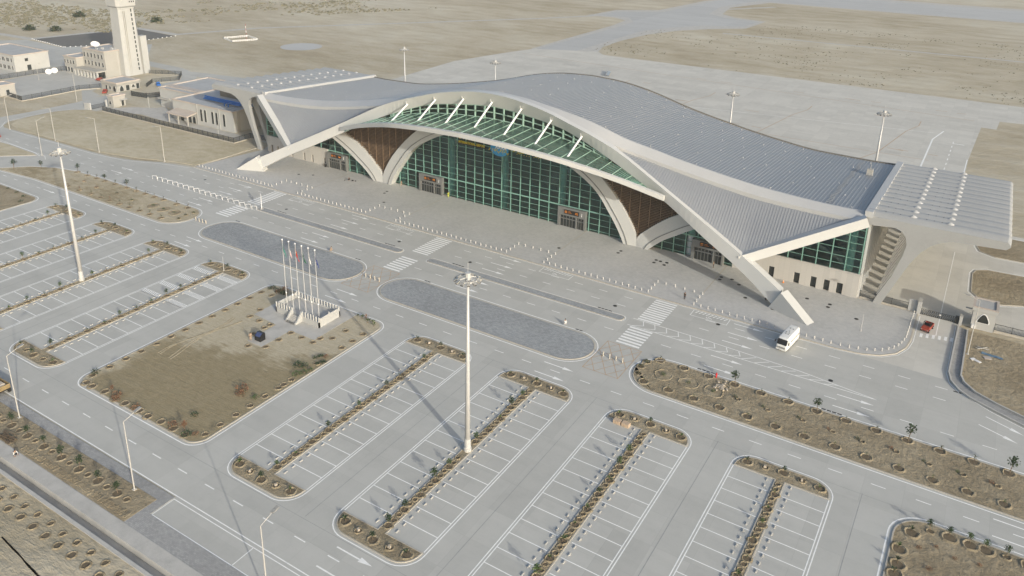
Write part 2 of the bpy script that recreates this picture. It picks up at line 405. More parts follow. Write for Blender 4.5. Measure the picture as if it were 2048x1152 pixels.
def sheet(name, poly, z, mat, parent=None, thick=None):
    m = MB()
    if thick: m.prism(poly, z-thick, z, True, False)
    else: m.quad(*[(x, y, z) for x, y in poly])
    return struct(name, m, mat, parent)
road = sheet('road', [(-300, -118.2), (190, -118.2), (190, -24.4), (-96.7, -24.4), (-103, -25.6), (-109.3, -27.0), (-118, -30.6), (-127, -32.8), (-140, -33.4), (-158, -33.6), (-181, -34.2),
    (-188, -34.4), (-191.5, -33.0), (-195, -29.2), (-196, -22), (-195.9, -12), (-193.1, -6.4), (-187, -2.7), (-184, -2.5), (-184, 4.3), (-188, 5.5), (-192, 9), (-193, 17), (-203.9, 15.9), (-205.2, 10), (-202.8, 1.1),
    (-202.6, -8), (-202.6, -18.6), (-203.2, -28.2), (-209, -38), (-222, -52), (-300, -90)], .02, M_road)
sheet('service_yard', [(90, -24.4), (111, -24.4), (111.2, 0), (190, 0), (190, 60), (-92, 60), (-92, 56), (90, 56)], .016, M_apron)
layby = sheet('layby', [(21.5, -122.2), (190, -122.2), (190, -118.2), (21.5, -118.2)], .021, M_road)
sheet('brick_pavement', [(-300, -125.1), (190, -125.1), (190, -122.2), (21.5, -122.2), (21.5, -118.35), (-300, -118.35)], .08, M_brick, thick=.1)
pl = [(-97.4, -24.3), (92, -24.3), (96, -23.7), (99.2, -22.3), (101.6, -19.9), (103, -16.5), (103.4, -13), (103.4, .4), (91, .4), (-91, .4), (-91, 56), (-107.5, 56), (-107.5, 7), (-97, 6), (-94, 0)]
plaza = sheet('plaza_pavement', pl, .14, M_plaza, thick=.16)
k = MB()
def kerb(mb, poly, w=.22, z0=.0, z1=.155):
    q = inset(poly, w); n = len(poly)
    for i in range(n):
        j = (i+1) % n; a, b_, c, e = poly[i], poly[j], q[j], q[i]
        mb.quad((*a, z0), (*b_, z0), (*b_, z1), (*a, z1)); mb.quad((*a, z1), (*b_, z1), (*c, z1), (*e, z1)); mb.quad((*e, z1), (*c, z1), (*c, z0), (*e, z0))
kerb(k, [(-97.5, -24.45), (92.05, -24.45), (96.1, -23.85), (99.3, -22.45), (101.75, -20), (103.15, -16.55), (103.56, -13), (103.56, .2), (103.4, .2), (-97.5, .2)], .3, .0, .155)
k.build('kerb', M_kerb, plaza)
# pale paving joints on the plaza
j = MB()
for x in (-54, -18, 26.2, 62.8): j.line([(x, -17.3), (x, -.3)], .25, .146)
j.build('joint_line', M_kerb, plaza)

# apron, taxiway, runway
apron = sheet('apron', [(-131, 56), (105.5, 56), (105.3, 129), (106.8, 180), (112, 180), (112.6, 195), (121, 196), (121, 229.8), (-67.3, 228.2), (-79.6, 229), (-86, 236), (-119.5, 222.4), (-127, 196), (-134, 163), (-131, 112)], .03, M_apron)
sheet('taxiway_shoulder', [(-121, 220), (-86, 236), (-90.4, 251), (-91.6, 278), (-88, 312), (-77.6, 341.5), (-62, 364), (-44.3, 380.5), (-42.2, 424.7), (-66.6, 430.2), (-81.3, 445.4), (-89, 489.6), (-71.6, 548), (2500, 555), (2500, 680), (-2500, 620), (-2500, 540), (-114, 544),
    (-122, 520), (-129.4, 433.7), (-156.4, 412), (-160.2, 368.8), (-140, 372), (-126.2, 362.7), (-122.8, 333.6), (-122, 270)], .024, M_slab)
sheet('taxiway', [(-118, 221.5), (-97, 231), (-97, 320), (-88, 350), (-72, 376), (-48, 388), (-46, 420), (-72, 424), (-90, 440), (-97, 490), (-84, 553), (2500, 562), (2500, 660), (-2500, 606), (-2500, 550), (-108, 551), (-116, 515), (-122, 425), (-152, 404), (-155, 376), (-130, 378), (-119, 360), (-117, 330)], .036, M_taxi)
am = MB()
for x in (-62, -20, 22, 64): # stand guide lines
    pts = [(x+4, 92)]+[(x+14+i*1.2, 120+i*9) for i in range(5)]+[(x+22, 168), (x+22, 176)]
    am.line(pts, .35, .040)
am.line([(-118, 205), (104, 190)], .35, .040); am.line([(-60, 120), (94, 120)], .3, .040)
am.build('stand_line', M_opaint, apron)
wl = MB(); wl.line([(92.5, 60), (92.5, 150), (95, 165)], .5, .041); wl.line([(105, 60), (105, 129)], .3, .041)
for i in range(14): wl.line([(99.3, 70+i*6), (99.3, 72.5+i*6)], .3, .041)
wl.line([(99.3, 148), (103, 148)], .6, .041)
wl.line([(-80, 128), (92, 160)], .25, .041)
wl.build('apron_line', M_paint, apron)
tl = MB()
sm = random.Random(2)
for i in range(26):
    x = sm.uniform(-60, 100); y = sm.choice([128, 152, 176, 200]); tl.line([(x, y), (x+sm.uniform(3, 6), y+sm.uniform(-1, 1))], .5, .0415)
tl.build('stand_number', M_opaint, apron)

# far features
sheet('dark_asphalt_lot', [(-361, 69), (-324, 65.5), (-310, 88.4), (-309.4, 124.7), (-351.3, 127.1)], .02, M_lot)
sheet('perimeter_pavement', [(-430, -10), (-362, 66), (-325, 64.5), (-309, 87), (-296, 100), (-240, 56), (-256, 36), (-262, 34), (-266, 10), (-300, -30), (-400, -60)], .014, M_road)
sheet('courtyard', [(-266, 5), (-264, 35), (-236, 36), (-221, 24), (-216, 15.5), (-206, 13), (-204, 4), (-222, 14.5), (-222.4, -9.5), (-233, -9.5)], .018, M_road)
fr = MB(); fr.line([(-520, 40), (-392.6, 67.5), (-362.6, 69), (-354, 129), (-314, 128.5), (-296, 176.6), (-180, 330), (-60, 520)], 4.5, .03); struct('perimeter_track', fr, M_slab)
fr = MB(); fr.line([(-50.5, 349.7), (119.9, 357.1), (700, 380)], 3.5, .02); struct('far_track', fr, M_slab)
sr = MB(); sr.line([(-262, 66), (-228, 65), (-212, 60.5), (-202, 52), (-202, 38)], 7, .022); sr.line([(-216, 62), (-187, 67), (-172, 71), (-140, 74)], 8, .024); struct('service_road', sr, M_road)
sheet('compound_path', [(-184, 3.5), (-178, 9.5), (-170, 14), (-170, 18), (-152, 7.6), (-117, 7.6), (-109, 6), (-108.5, 2.5), (-115, 3.5), (-148, 3.4), (-166, 4.5), (-182, -.6)], .02, M_slab)
sheet('helipad', [(-226.5+11.5*math.cos(R(a)), 145+11.5*math.sin(R(a))) for a in range(0, 360, 12)], .02, M_taxi)

# ------------------------------------------------ beds and islands
wlines = MB()                                            # thin white lines painted round islands
def island(name, poly, fill, line_w=.2, gap=.55, kw=.2, top=.13, ztop=None):
    """kerbed island: white edge line on the road, kerb, fill"""
    if sum(p[0]*q_[1]-q_[0]*p[1] for p, q_ in zip(poly, poly[1:]+poly[:1])) < 0: poly = poly[::-1]
    wlines.line(poly, line_w, .028, True)
    q = inset(poly, gap); m = MB()
    qi = inset(q, kw)
    m.prism(qi, .0, top-.03, True, False)
    o = struct(name, m, fill)
    kk = MB(); kerb(kk, q, kw, .0, top); kk.build('kerb', M_kerb, o)
    return o
isl_a = island('paved_island', rrect(-55.4, -4.4, -58.1, -46, 5.9), M_grey)
isl_b = island('paved_island', rrect(2.5, 53.9, -57.7, -45.9, 5.8), M_grey)
med_l = island('median', rrect(-54.6, -4.6, -38.05, -35.4, 1.2), M_grey, .14, .25, .15)
med_r = island('median', rrect(2.9, 53.3, -38.05, -35.4, 1.2), M_grey, .14, .25, .15)
bed_r = island('planting_bed', rrect(61.6, 190, -58, -46, (6, 0, 0, 6)), M_bed)
bed_l = island('planting_bed', [(-146, -60.2), (-140, -59.6), (-125, -58.2), (-70, -58.1)]+rrect(-70, -61.9, -58.1, -46, (0, 5.9, 5.9, 0))[1:-1]+[(-70, -46), (-110, -46), (-122, -46.6), (-131, -48.4), (-138, -52)], M_lawn)
bed_sq = island('planting_bed', rrect(-17.6, 15.3, -110.3, -64.9, (3, 3, 3, 3)), M_square)
bed_br = island('planting_bed', rrect(107.1, 190, -119, -64.7, (0, 0, 0, 5)), M_bed)
bed_bl = island('planting_bed', rrect(-190, -107.3, -112, -65.2, (0, 0, 3.6, 0)), M_bed)
bed_tri = island('planting_bed', [(-172.9, -44), (-166, -43.6), (-150, -44.2), (-146, -45), (-154.7, -52.4), (-190, -78), (-230, -90), (-205, -62)], M_field)
bed_near = sheet('planting_bed', [(-160, -125.0), (19.8, -125.0), (19.8, -120.0), (-160, -120.0)], .12, M_bed, thick=.12)
sand_r = sheet('sand_verge', [(112.9, -2.2), (190, -2.2), (190, -60), (140, -38.4), (130, -33.6), (122.7, -30.1), (118.5, -28.2), (115.3, -26.3), (113.6, -24.2), (112.9, -21.5)], .10, M_bed, thick=.12)
sand_i1 = island('planting_bed', [(111.6, 17.6), (113.6, 14.4), (117, 13), (122.3, 15.7), (190, 15), (190, 34), (122, 33.8), (114.6, 33.2), (112, 31.4), (111.3, 28.6)], M_bed)
sand_i2 = island('planting_bed', [(111.3, 47), (112.2, 43.6), (116, 41.4), (122, 41.7), (190, 42), (190, 58), (112, 58)], M_bed)
sand_f = sheet('sand_field', [(-186.5, -31.8), (-181, -32.9), (-158, -32.2), (-134, -31.8), (-119, -28.8), (-109.5, -25.3), (-98.6, -23), (-97.7, -12), (-98.5, -1.2), (-108.4, -1.0), (-181, -2.2), (-187, -4.2), (-192.5, -7.5), (-194.4, -13), (-194.4, -22), (-193.2, -27.5), (-190.5, -30.8)], .07, M_field, thick=.08)
# flag plaza paving inside the square
sheet('flag_plaza', [(-9.9, -76.9), (-3, -77.4), (-3, -84.6), (.9, -84.6), (.9, -77.4), (7.2, -77.4), (7.2, -65.5), (-9.9, -65.5)], .125, M_slab, thick=.05)
# paved walkway with gutter walls by the gate
A = [(111.05, -1.2), (110.9, -12), (110.8, -21.6), (111.4, -24.6), (112.8, -27), (114.7, -28.7), (118.5, -30.7), (122.7, -32.7), (140, -41)]
B = [(112.7, -2.1), (112.75, -10.8), (112.75, -21.6), (113.4, -23.8), (115.3, -26.2), (118.5, -28.1), (122.7, -30.0), (140, -38.2), (140, -38.3)]
wk = MB(); wk.strip([(x, y, .06) for x, y in A], [(x, y, .06) for x, y in B]); walk = struct('walkway', wk, M_brick)
for side in (A, B):
    kk = MB()
    for p, q in zip(side, side[1:]):
        if Vector(p)-Vector(q): kk.beam((*p, .2), (*q, .2), .26, .42)
    kk.build('kerb', M_slab, walk)

# ------------------------------------------------ parking rows
ROWS = {'b': 28.8, 'c': 49.85, 'd': 71.0, 'e': 92.2, 'a': -31.0, 'f': -52.0, 'g': -73.0, 'h': -93.8}
plines = MB(); row_beds = {}
for key, xc in ROWS.items():
    X0, X1 = xc-7.3, xc+7.3
    plines.line(rrect(X0, X1, -111.1, -64.4, 3.4), .17, .0285, True)
    for s in (-1, 1):
        plines.line([(xc+s*6.9, -107.2), (xc+s*6.9, -68.2)], .16, .0285)
        for i in range(12):
            y = -104.25+i*3.01
            if key == 'a' and y > -83: continue
            plines.line([(xc+s*1.0, y), (xc+s*6.9, y)], .15, .029)
    # T-shaped planting bed: two heads and a strip
    outl = inset(rrect(X0, X1, -111.1, -64.4, 3.4, 8), .45)
    far = [p for p in outl if p[1] > -68.1]; near = [p for p in outl if p[1] < -107.4]
    poly = [(xc+.75, -68.1), (outl[0][0]*0+X1-.45, -68.1)]+[p for p in far]+[(X0+.45, -68.1), (xc-.75, -68.1), (xc-.75, -107.4), (X0+.45, -107.4)]+[p for p in near]+[(X1-.45, -107.4), (xc+.75, -107.4)]
    m = MB(); m.prism(inset(poly, .15), 0, .10, True, False); o = struct('planting_bed', m, M_bed); row_beds[key] = o
    kk = MB(); kerb(kk, poly, .15, 0, .13); kk.build('kerb', M_kerb, o)
# hatched bays in the row beside the square
hb = MB()
for s in (-1, 1):
    for y in (-82.0, -77.7, -73.3, -69.2):
        for (u0, u1) in ((0, 1.0),):
            plines.line([(-31+s*1, y), (-31+s*6.9, y)], .12, .029); plines.line([(-31+s*1, y-1.2), (-31+s*6.9, y-1.2)], .12, .029)
            for i in range(10):
                x = -31+s*(1.2+i*.57)
                hb.line([(x, y-1.15), (x+s*.45, y-.05)], .26, .0292)
hb.build('hatched_bay', M_paint, road)
plines.build('parking_line', M_paint, road)

# ------------------------------------------------ lane markings
lm = MB()
def dashes(y, x0, x1, step=6.0, ln=2.0, skip=()):
    x = x0
    while x < x1:
        if not any(a < x < b_ for a, b_ in skip): lm.line([(x, y), (x+ln, y)], .17, .03)
        x += step
Z = ((-63.5, -55), (-5.5, 3), (54, 62))
dashes(-27.7, -94.9, 112, skip=Z); dashes(-31.6, -94.9, 112, skip=Z); dashes(-41.8, -140.9, 150, skip=Z)
dashes(-61.1, -142.4, 150); dashes(-114.3, -121.3, 150); dashes(-37.6, -150, -98); dashes(-41, -180, -150)
lm.line([(-300, -118.0), (190, -118.0)], .16, .03); lm.line([(21.7, -122.1), (21.7, -118.6), (190, -118.6)], .14, .03); lm.line([(21.7, -122.1), (190, -122.1)], .16, .03)
for x in (37.8, 54, 70.2): lm.line([(x, -122.1), (x, -118.6)], .14, .03)
lm.line([(-160, -24.75), (-160, -24.75)], .1, .03)
lm.line([(-97, -24.75), (91.5, -24.75), (96.3, -24.15), (99.6, -22.7), (102.1, -20.2), (103.5, -16.6), (103.95, -13), (103.95, -1)], .14, .03)
lm.line([(-96, -38.25), (-54, -38.25)], .13, .03); lm.line([(-97, -36.0), (-54, -35.3)], .13, .03)
lm.line([(107.5, -8), (107.5, 40)], .16, .03); lm.line([(110.6, -1.5), (110.5, -22), (111.2, -25.2), (112.8, -27.5), (118, -31), (140, -41.4)], .14, .03)
lm.line([(-182, -35.2), (-158, -34.6), (-134, -34.2), (-120, -32.5), (-109, -28.3), (-98, -25.6)], .14, .03); lm.line([(-189, -35.2), (-195.5, -30.2), (-196.8, -22), (-196.7, -12), (-193.5, -5.6)], .14, .03)
lm.line([(-174, -43), (-144.5, -44.2), (-141, -46)], .14, .03)
lm.build('lane_marking', M_paint, road)
# white chevrons on the merge
gm = MB(); gm.line([(54.5, -38.25), (88, -38.2), (101, -38.1)], .16, .03); gm.line([(54.5, -35.3), (70, -35.4), (88, -36.3), (101, -38.05)], .16, .03)
for i in range(16):
    x = 55.5+i*2.45; yt = -35.45-(max(0, x-66)/35)**1.15*2.3
    ym = (yt-38.15)/2; gm.line([(x, -38.15), (x+2.0, ym-.3), (x+1.3, yt)], .15, .0302) if x < 76 else gm.line([(x, -38.1), (x+2.2, yt-.1)], .15, .0302)
gm.build('chevron_marking', M_paint, road)
def zebra(x0, x1, y0, y1, n):
    m = MB(); st = (y1-y0)/n
    for i in range(n): m.line([(x0, y0+(i+.5)*st), (x1, y0+(i+.5)*st)], st*.55, .0305)
    m.build('zebra_crossing', M_paint, road)
for x0, x1 in ((-61, -56.2), (-3.1, 1.6), (55.3, 60.1)):
    zebra(x0, x1, -35.2, -24.9, 11); zebra(x0, x1, -45.8, -38.3, 7)
m = MB()
for i in range(6): m.line([(105.0+i*1.06, -10.3+i*.3), (105.0+i*1.06, -8.6+i*.3)], .5, .0305)
m.build('zebra_crossing', M_paint, road)
am_ = MB(); am_.quad((0, -.11, 0), (4.0, -.11, 0), (4.0, .11, 0), (0, .11, 0)); am_.quad((3.9, -.42, 0), (6.0, 0, 0), (3.9, .42, 0)); arrow = am_.mesh('lane_arrow', M_paint)
for x, ys in ((-30.6, (-26, -30, -34, -40.5, -44.3)), (16.1, (-25.8, -29.7, -33.4, -39.7, -43.8)), (72.4, (-25.9, -30, -33.6, -40.1, -44.1)), (94.9, (-40.1, -43.9)), (47.4, (-59.4, -63)), (-4.1, (-59.5, -63)), (-54, (-59.7, -63.1)),
             (119.2, (-59.3, -63)), (46.7, (-112.6, -116.3)), (-74, (-27, -30.5, -34, -40.6, -44.2)), (-115, (-37, -40.5, -61))):
    for y in ys: ob('lane_arrow', arrow, road, None, (x, y, .0306))
for x, y, a in ((117.2, -32.9, -24), (116.3, -36.0, -22)): ob('lane_arrow', arrow, road, None, (x, y, .0306), R(a))
# box junctions and wheelchair bays
for x0, x1 in ((-5.2, 2.4), (54, 61)):
    m = MB(); y0, y1 = -57, -46.2; m.line([(x0, y0), (x1, y0), (x1, y1), (x0, y1)], .14, .0302, True)
    n_ = 3
    for i in range(1, n_+1):
        t = i/n_; m.line([(x0, y0+(y1-y0)*t), (x0+(x1-x0)*t, y0)], .13, .0302) if i < n_ else None
        m.line([(x0+(x1-x0)*(1-t), y1), (x1, y0+(y1-y0)*(1-t))], .13, .0303); m.line([(x0+(x1-x0)*(1-t), y0), (x1, y0+(y1-y0)*t)], .13, .0304)
        m.line([(x0, y0+(y1-y0)*(1-t)), (x0+(x1-x0)*t, y1)], .13, .0305) if i < n_ else None
    m.build('box_junction', M_opaint, road)
for x0 in (-52.7, -17.8, 27.7, 63.7):
    m = MB(); m.line([(x0, -24.9), (x0, -27.4), (x0+7.6, -27.4), (x0+7.6, -24.9)], .13, .0306)
    for i in range(9): m.line([(x0+.6+i*.75, -25.9), (x0+1.1+i*.75, -24.95)], .22, .0306)
    c = (x0+3.6, -26.6); m.line([(c[0]+.42*math.cos(R(a)), c[1]+.36*math.sin(R(a))) for a in range(120, 400, 20)], .12, .0308)
    m.line([(c[0]-.1, c[1]+.65), (c[0], c[1]+.1), (c[0]+.5, c[1]+.05), (c[0]+.8, c[1]-.35)], .12, .0308)
    m.build('wheelchair_bay', M_paint, road)
wlines.build('edge_line', M_paint, road)
# tyre-darkened expansion joints
jm = MB()
for x in (39.3, 60.4, 81.6, 102.9, -41.5, -62.5): jm.line([(x, -111), (x, -64)], .09, .0262)
for y in (-64.2, -111.4, -53): jm.line([(-140, y), (150, y)], .07, .026)
jm.build('expansion_joint', M_jnt, road)
# drain grates and manholes
gr = MB()
for x, y in ((-48.8, -35.15), (-11.4, -35.15), (9, -35.15), (46.4, -35.15), (-11.3, -45.75), (9.1, -45.7), (46.7, -45.7), (71.8, -45.8), (93.5, -45.9), (-52.4, -46), (-90, -45.7), (112.0, -27.6)):
    n_ = 4 if y > -40 or x > 60 else 2
    for i in range(n_): gr.box(x+i*.85, x+i*.85+.7, y-.16, y+.16, .024, .034)
gr.build('drain_grate', M_black, road)
mh = [(49.2, -32.6), (12, -32.3), (69.8, -28), (68.4, -22.9), (-47.8, -33), (-9.1, -32.5), (93.1, -36.3), (-85, -30)]
mhp = [(25.4, -13.7), (38.6, -8.1), (38.7, -6.7), (63.6, -6.8), (63.7, -8.2), (66, -6.6), (68.1, -8.3), (71.1, -13.7), (77.4, -15.5), (82.4, -6.5), (87.1, -6.5), (87, -8), (47.8, -6.7), (48.9, -6.8), (47.9, -8.3), (50.5, -6.7), (50.4, -8.2), (-34.5, -7.2), (-34.2, -8.7), (-29.6, -14.3), (-62, -9), (-66, -11), (93, -10)]
m = MB(); m.prism([(.42*math.cos(R(a)), .42*math.sin(R(a))) for a in range(0, 360, 30)], 0, .008); cover = m.mesh('manhole_cover', M_black)
for x, y in mh: ob('manhole_cover', cover, road, None, (x, y, .0275))
for x, y in mhp: ob('manhole_cover', cover, plaza, None, (x, y, .146))
# ================================================================ TERMINAL (symmetric about X = 0, facade on Y = 0)
T = thing('terminal_building', 'large airport terminal with sweeping grey metal roof, white arch and teal glass front', 'terminal')
# measured curves, right half: x, y, z
AT = smooth_tab([(0, -6.6, 33.7), (5, -6.6, 33.5), (11.4, -6.7, 32.6), (17.6, -6.8, 31.3), (22.3, -7.0, 29.9), (29.3, -7.2, 27.8), (36.9, -7.3, 24.8), (45.4, -8.2, 20.5), (58.4, -10.0, 14.0), (69.3, -12.2, 8.7), (78.6, -14.9, 4.1)], 4)
AL = smooth_tab([(0, -4.5, 29.9), (5, -4.5, 29.6), (10.6, -4.6, 29.0), (16.9, -5.1, 28.2), (21, -5.3, 27.4), (26.5, -5.7, 25.6), (31.8, -6.3, 23.6), (39.5, -7.2, 20.4), (49.1, -8.1, 15.7), (59.8, -10.6, 10.2), (69.6, -12.9, 5.4), (78.0, -15.6, .5)], 4)
FT = smooth_tab([(0, -2.6, 33.2), (8, -2.6, 32.6), (12, -2.5, 32.0), (18, -2.2, 31.0), (23.6, -1.7, 29.8), (29, -.9, 28.1), (35, 0, 26.0), (42.7, .5, 24.35), (50, .6, 22.9), (59, .6, 21.5), (66.5, .6, 20.5), (73.6, .6, 19.9), (80.6, .6, 19.5), (87, .6, 19.4), (90.5, .5, 19.6)], 3)
FB = smooth_tab([(0, -5.4, 33.4), (11.4, -5.5, 32.3), (22.3, -5.8, 29.6), (29.3, -5.6, 27.6), (34, -4.2, 25.4), (38, -2.9, 24.1), (44, -2.5, 22.9), (51, -2.2, 21.6), (59, -2, 20.3), (67, -2, 19.3), (74, -2, 18.8), (81.5, -2, 18.55), (87.2, -2, 18.5), (90.5, -2, 18.5)], 3)
BK = smooth_tab([(0, 52, 28.35), (9, 52, 27.9), (15.5, 52, 27.05), (21.5, 52, 25.8), (26.5, 52, 24.45), (31.5, 52, 23.05), (37.5, 52, 21.65), (42.6, 52, 20.6), (52, 52, 18.8), (61, 52, 17.4), (69, 52, 16.4), (78.5, 52, 16.1), (85, 52, 16.0), (90.5, 51.8, 16.2)], 3)
def both(tab): return [(-p[0],)+tuple(p[1:]) for p in reversed(tab[1:])]+list(tab)
def at(tab, x): return interp(tab, abs(x))

# --- main roof
xs = [-90.3+i*180.6/120 for i in range(121)]; NY = 10
rm = MB(); rows = []; rows2 = []
for j in range(NY+1):
    t = j/NY; row = []
    for x in xs:
        fy, fz = at(FT, x); by, bz = at(BK, x); row.append((x, fy+(by-fy)*t, fz+(bz-fz)*t))
    rows.append(row); rows2.append([(x, y, z-.6) for x, y, z in row])
rm.loft(rows, closed=False); rm.loft(rows2[::-1], closed=False)
roof = rm.build('main_roof', M_roof, T, True)
sm_ = MB(); x = -89.6
while x < 89.8:
    P = []; Q = []; P2 = []; Q2 = []
    fy, fz = at(FT, x); by, bz = at(BK, x)
    a, b_ = (fy+.1, fz), (by-.1, bz); w_ = .09; h_ = .07
    for (p, q, z0, z1) in ((x-w_, x-w_, -.02, h_), (x-w_, x+w_, h_, h_), (x+w_, x+w_, h_, -.02)):
        sm_.quad((p, a[0], a[1]+z0), (p, b_[0], b_[1]+z0), (q, b_[0], b_[1]+z1), (q, a[0], a[1]+z1))
    x += .8
sm_.build('roof_seam', M_seam, roof, False, 'stuff')
vm = MB(); vm.tube((0, 0, -.05), (0, 0, .22), .15, .10, 6); vent = vm.mesh('roof_anchor', M_band)
rr = random.Random(5)
for j, t in enumerate((.04, .22, .40, .60, .78, .95)):
    for i in range(31):
        x = -87+i*5.8+(2.9 if j % 2 else 0)
        if abs(x) > 88 or rr.random() < .3: continue
        fy, fz = at(FT, x); by, bz = at(BK, x); ob('roof_anchor', vent, roof, None, (x, fy+(by-fy)*t, fz+(bz-fz)*t+.03))
um = MB(); um.box(-.7, .7, -.7, .7, -.2, 1.3); um.tube((0, 0, 1.2), (0, 0, 3.0), .07, .05, 6)
ob('roof_unit', um.mesh('roof_unit', M_build), roof, None, (85.8, 36, 17.3))
lad = MB()
for i in range(34):
    t = i/34; x = 86.2-3*t*0; fy, fz = at(FT, 82); by, bz = at(BK, 82); lad.cbox((82.2+.25*math.sin(i), fy+2+(by-fy-4)*t, fz+(bz-fz)*t+.2), (.9, .35, .1))
lad.build('roof_walkway', M_seam, roof, False, 'stuff')

# --- pale band along the front of the roof, fascia behind and at the sides
bm_ = MB()
A = [(p[0], p[1], p[2]+.22) for p in both(FT)]; xsA = [p[0] for p in A]
B = [(x, at(FB, x)[0], at(FB, x)[1]+.12) for x in xsA]
A2 = [(x, y+.45, z+.02) for x, y, z in A]; B2 = [(x, y+.05, z-1.0) for x, y, z in B]; A3 = [(x, y, z-.5) for x, y, z in A2]
bm_.strip(A2, A); bm_.strip(A, B); bm_.strip(B, B2); bm_.strip(A3, A2); bm_.build('roof_edge_band', M_band, T, True)
bf = MB(); A = [(x, y+.25, z+.25) for x, y, z in both(BK)]; B = [(x, y, z-1.1) for x, y, z in A]; C_ = [(x, y-.6, z) for x, y, z in A]; D_ = [(x, y-.6, z-.3) for x, y, z in A]
bf.strip(C_, A); bf.strip(A, B); bf.strip(D_, C_); bf.build('rear_fascia', M_fasc, T, True)
for s in (-1, 1):
    m = MB(); a = Vector((s*90.9, -.6, 19.55)); b_ = Vector((s*90.9, 52.6, 16.25))
    m.beam(a+Vector((0, 0, .1)), b_+Vector((0, 0, .1)), 1.5, 1.3); m.build('roof_side_beam', M_band, T)

# --- the arch
am = MB(); xa = [-78.4+i*156.8/112 for i in range(113)]
rings = []
for x in xa:
    ty, tz = at(AT, x); ly, lz = at(AL, min(abs(x), 78)); ax = abs(x)
    dep = 1.35 if 35 < ax < 69.8 else (2.2 if ax >= 69.8 else 1.9)
    rings.append([(x, ly, lz), (x, ty, tz), (x, ty+dep, tz), (x, ly+dep+.2, lz)])
am.loft(rings); am.build('arch', M_white, T)
for s in (-1, 1):
    m = MB(); u = Vector((s*.93, -.36, 0)).normalized(); v = Vector((-u.y*s, u.x*s, 0))  # v points inward
    if v.y < 0: v = -v
    o_ = Vector((s*77.6, -15.2, 0)); q = []
    for wdt in (-.45, 1.95):
        for sd_, z in ((-1.2, 0), (1.3, 4.55), (8.4, 0)): q.append(o_+u*sd_+v*wdt+Vector((0, 0, z)))
    m.quad(q[0], q[2], q[1]); m.quad(q[3], q[4], q[5]); m.quad(q[0], q[1], q[4], q[3]); m.quad(q[1], q[2], q[5], q[4]); m.quad(q[0], q[3], q[5], q[2])
    m.build('arch_foot', M_white, T)
    # raking edge beam from the arch up to the roof corner
    m = MB(); m.beam((s*68.2, -11.3, 7.6), (s*91.0, -2.1, 18.75), 1.9, 2.1); m.build('edge_beam', M_white, T)
    # triangular side roof
    m = MB(); sx = [36.5+i*(89.2-36.5)/40 for i in range(41)]; top = []; bot = []
    for x in sx:
        y, z = at(FB, x); top.append((s*x, y+.3, z-.55))
        if x <= 69: y, z = at(AT, x); bot.append((s*x, y+1.0, z-.45))
        else:
            t = (x-69)/(90.4-69); bot.append((s*x, -11.6+t*9.2, 8.1+t*10.1))
    mid = lambda t, sag: [((a[0]+(b_[0]-a[0])*t), a[1]+(b_[1]-a[1])*t, a[2]+(b_[2]-a[2])*t-sag*(1-abs(2*t-1))) for a, b_ in zip(top, bot)]
    m.loft([top]+[mid(t, .0) for t in (.25, .5, .75)]+[bot], closed=False)
    side = m.build('side_roof', M_side, T, True)
    sm_ = MB(); x = 37.5
    while x < 88.8:
        y, z = at(FB, x); a = Vector((s*x, y+.3, z-.55))
        if x <= 69: yy, zz = at(AT, x); b_ = Vector((s*x, yy+1.0, zz-.45))
        else: t = (x-69)/(90.4-69); b_ = Vector((s*x, -11.6+t*9.2, 8.1+t*10.1))
        if (a-b_).length > .5:
            n_ = Vector((0, -(a-b_).z, (a-b_).y)).normalized(); n_ = n_ if n_.z > 0 else -n_
            sm_.beam(a+n_*.03, b_+n_*.03, .12, .12)
        x += .62
    sm_.build('roof_seam', M_side, side, False, 'stuff')

# --- glass canopy hung under the arch
CF = smooth_tab([(0, -19.6, 26.3), (10, -19.2, 25.9), (15, -18.7, 25.5), (20, -17.9, 24.9), (25, -16.8, 24.1), (30, -15.2, 22.95), (35, -13.6, 21.7), (40, -12.0, 20.3), (45, -10.4, 18.7), (49.3, -9.1, 17.3)], 3)
def CBk(x):
    ly, lz = at(AL, x); y = -4.6-(abs(x)/49.3)**2*3.6; return y, min(lz-.1, at(CF, x)[1]+.25)
cn = thing  # (alias only)
cm = MB(); F = both(CF)
rings = [[(x, y-.35, z-1.0), (x, y-.45, z+.12), (x, y+.55, z+.12), (x, y+.5, z-.9)] for x, y, z in F]
cm.loft(rings); cb = cm.build('canopy_beam', M_white, T)
nb = 34; bx = [-49+i*98/nb for i in range(nb+1)]
for i in range(nb):
    x0, x1 = bx[i], bx[i+1]; m = MB()
    def cp(x, t):
        fy, fz = at(CF, x); by, bz = CBk(x); return (x, fy+.5+(by-fy-.5)*t, fz+.02+(bz-fz)*t)
    m.quad(cp(x0, 0), cp(x1, 0), cp(x1, 1), cp(x0, 1)); m.build('canopy_pane', M_cglass, cb)
    if i:
        m = MB(); p, q = cp(x0, 0), cp(x0, 1); m.beam(p, q, .12, .22); m.build('canopy_rib', M_tframe, cb)
lr = MB()
for t in (.18, .36, .54, .72, .9):
    pts = [cp(x, t) for x in [-46+i*92/60 for i in range(61)]]
    for p, q in zip(pts, pts[1:]): lr.beam(Vector(p)-Vector((0, 0, .06)), Vector(q)-Vector((0, 0, .06)), .07, .10)
lr.build('canopy_purlin', M_mull, cb)
